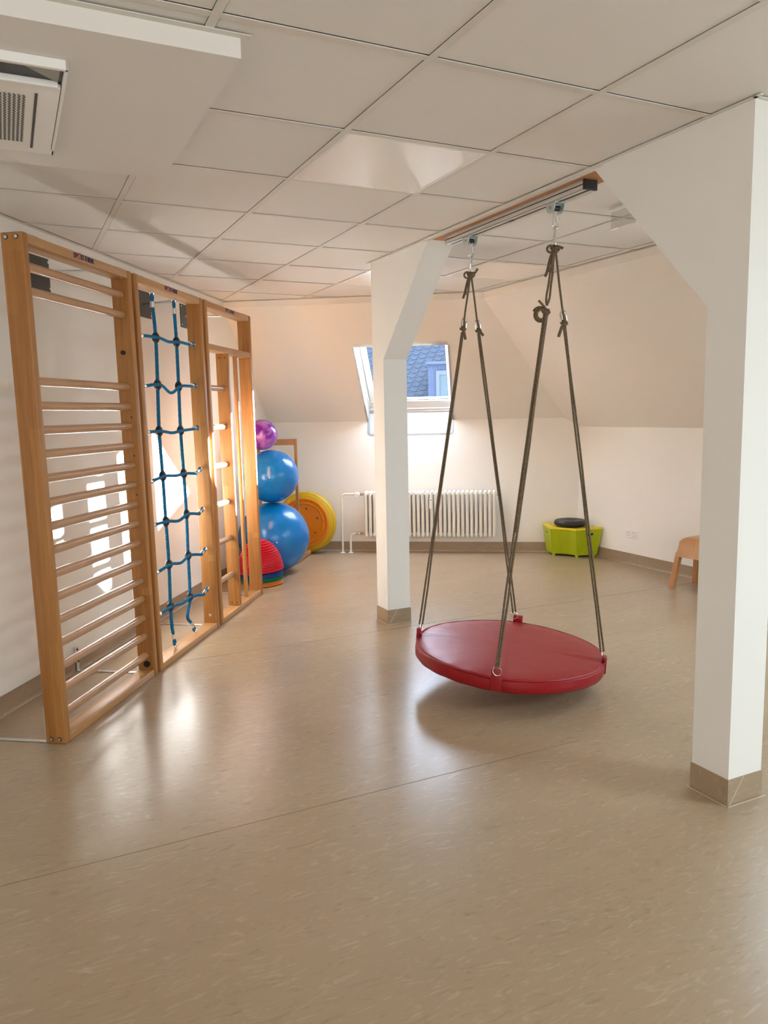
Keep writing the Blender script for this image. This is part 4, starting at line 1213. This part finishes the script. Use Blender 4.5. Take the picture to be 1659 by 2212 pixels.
leg(kf, rings[3], 0.150, Vector((0.025, 0, 0.0)))
leg(kn_, rings[1], 0.140, Vector((0, 0, 0)), 1)
leg(kn_, rings[2], 0.165, Vector((-0.03, 0, -0.035)))
for k0, sx in ((kf, 1), (kn_, -1)):
    knot(k0 + Vector((0, 0, -0.012)), 0.020)
    rope([k0, k0 + Vector((-0.02, 0, -0.05)), k0 + Vector((-0.035, 0.0, -0.11)), k0 + Vector((-0.045, 0, -0.14))], 0.0065, 5, 'rope_tail')
    rope([k0, k0 + Vector((-0.012, 0, -0.05)), k0 + Vector((-0.028, 0.0, -0.09)), k0 + Vector((-0.03, 0, -0.12))], 0.0055, 5, 'rope_tail')
    rope([k0, k0 + Vector((0.02, 0, -0.005)), k0 + Vector((0.038, 0.0, -0.012 if sx < 0 else 0.02))], 0.0065, 5, 'rope_tail')
    MB().tube([k0 + Vector((-0.022 + 0.016 * math.cos(2 * PI * k / 12), 0, -0.014 + 0.016 * math.sin(2 * PI * k / 12))) for k in range(12)], 0.0055, 7, closed=True).build('rope_loop', 'hemp', sw, True)

# ------------------------------------------------------------------ light
world = bpy.data.worlds.new('sky'); bpy.context.scene.world = world; world.use_nodes = True
bg = world.node_tree.nodes['Background']
bg.inputs['Color'].default_value = (0.80, 0.91, 1.0, 1); bg.inputs['Strength'].default_value = 6.0

def area(name, loc_, target, sx, sy, power, col):
    d = bpy.data.lights.new(name, 'AREA'); d.shape = 'RECTANGLE'; d.size = sx; d.size_y = sy; d.energy = power; d.color = col
    o = bpy.data.objects.new(name, d); C.objects.link(o); o.location = loc_
    v = (Vector(target) - Vector(loc_)).normalized()
    o.rotation_euler = v.to_track_quat('-Z', 'Y').to_euler(); return o
# added area lamps at the closed right slope and rear wall, as daylight
for k, (w0, w1, u0, u1) in enumerate(ROOF_LAMPS):
    c = RS((u0 + u1) / 2, (w0 + w1) / 2)
    o = area('added_roof_lamp', c - nr * 0.012, c - nr * 1.0, 1.25, 1.2, (32, 8)[k], (0.66, 0.86, 1.0))
area('added_rear_lamp', (0.75, REAR_Y + 0.02, 1.45), (0.75, 4, 1.45), 4.5, 1.6, 30, (1.0, 0.98, 0.97))
pc = BK((WA0 + WA1) / 2, 0, 0) + BN * (-(1.85 - KB) / TB) + Vector((0, 0, 1.85)); pn = BN * nout.y + Vector((0, 0, nout.z))
o = area('skylight_portal', pc + pn * 0.24, pc - pn, 1.1, 1.2, 1, (1, 1, 1)); o.data.cycles.is_portal = True
sun = bpy.data.lights.new('sun', 'SUN'); sun.energy = 60; sun.angle = R(0.8); sun.color = (0.96, 0.94, 0.85)
so_ = bpy.data.objects.new('sun', sun); C.objects.link(so_)
th_ = math.atan(0.535); el = R(16.6)          # low sun coming in through the skylight
hd = -FT * math.cos(th_) + FN * math.sin(th_)
dv = hd * math.cos(el) - Vector((0, 0, math.sin(el)))
so_.rotation_euler = dv.to_track_quat('-Z', 'Y').to_euler(); so_.location = (4, 12, 6)

sc = bpy.context.scene
sc.view_settings.view_transform = 'Standard'; sc.view_settings.look = 'None'; sc.view_settings.gamma = 1.0
sc.view_settings.use_curve_mapping = False
sc.view_settings.exposure = 1.74
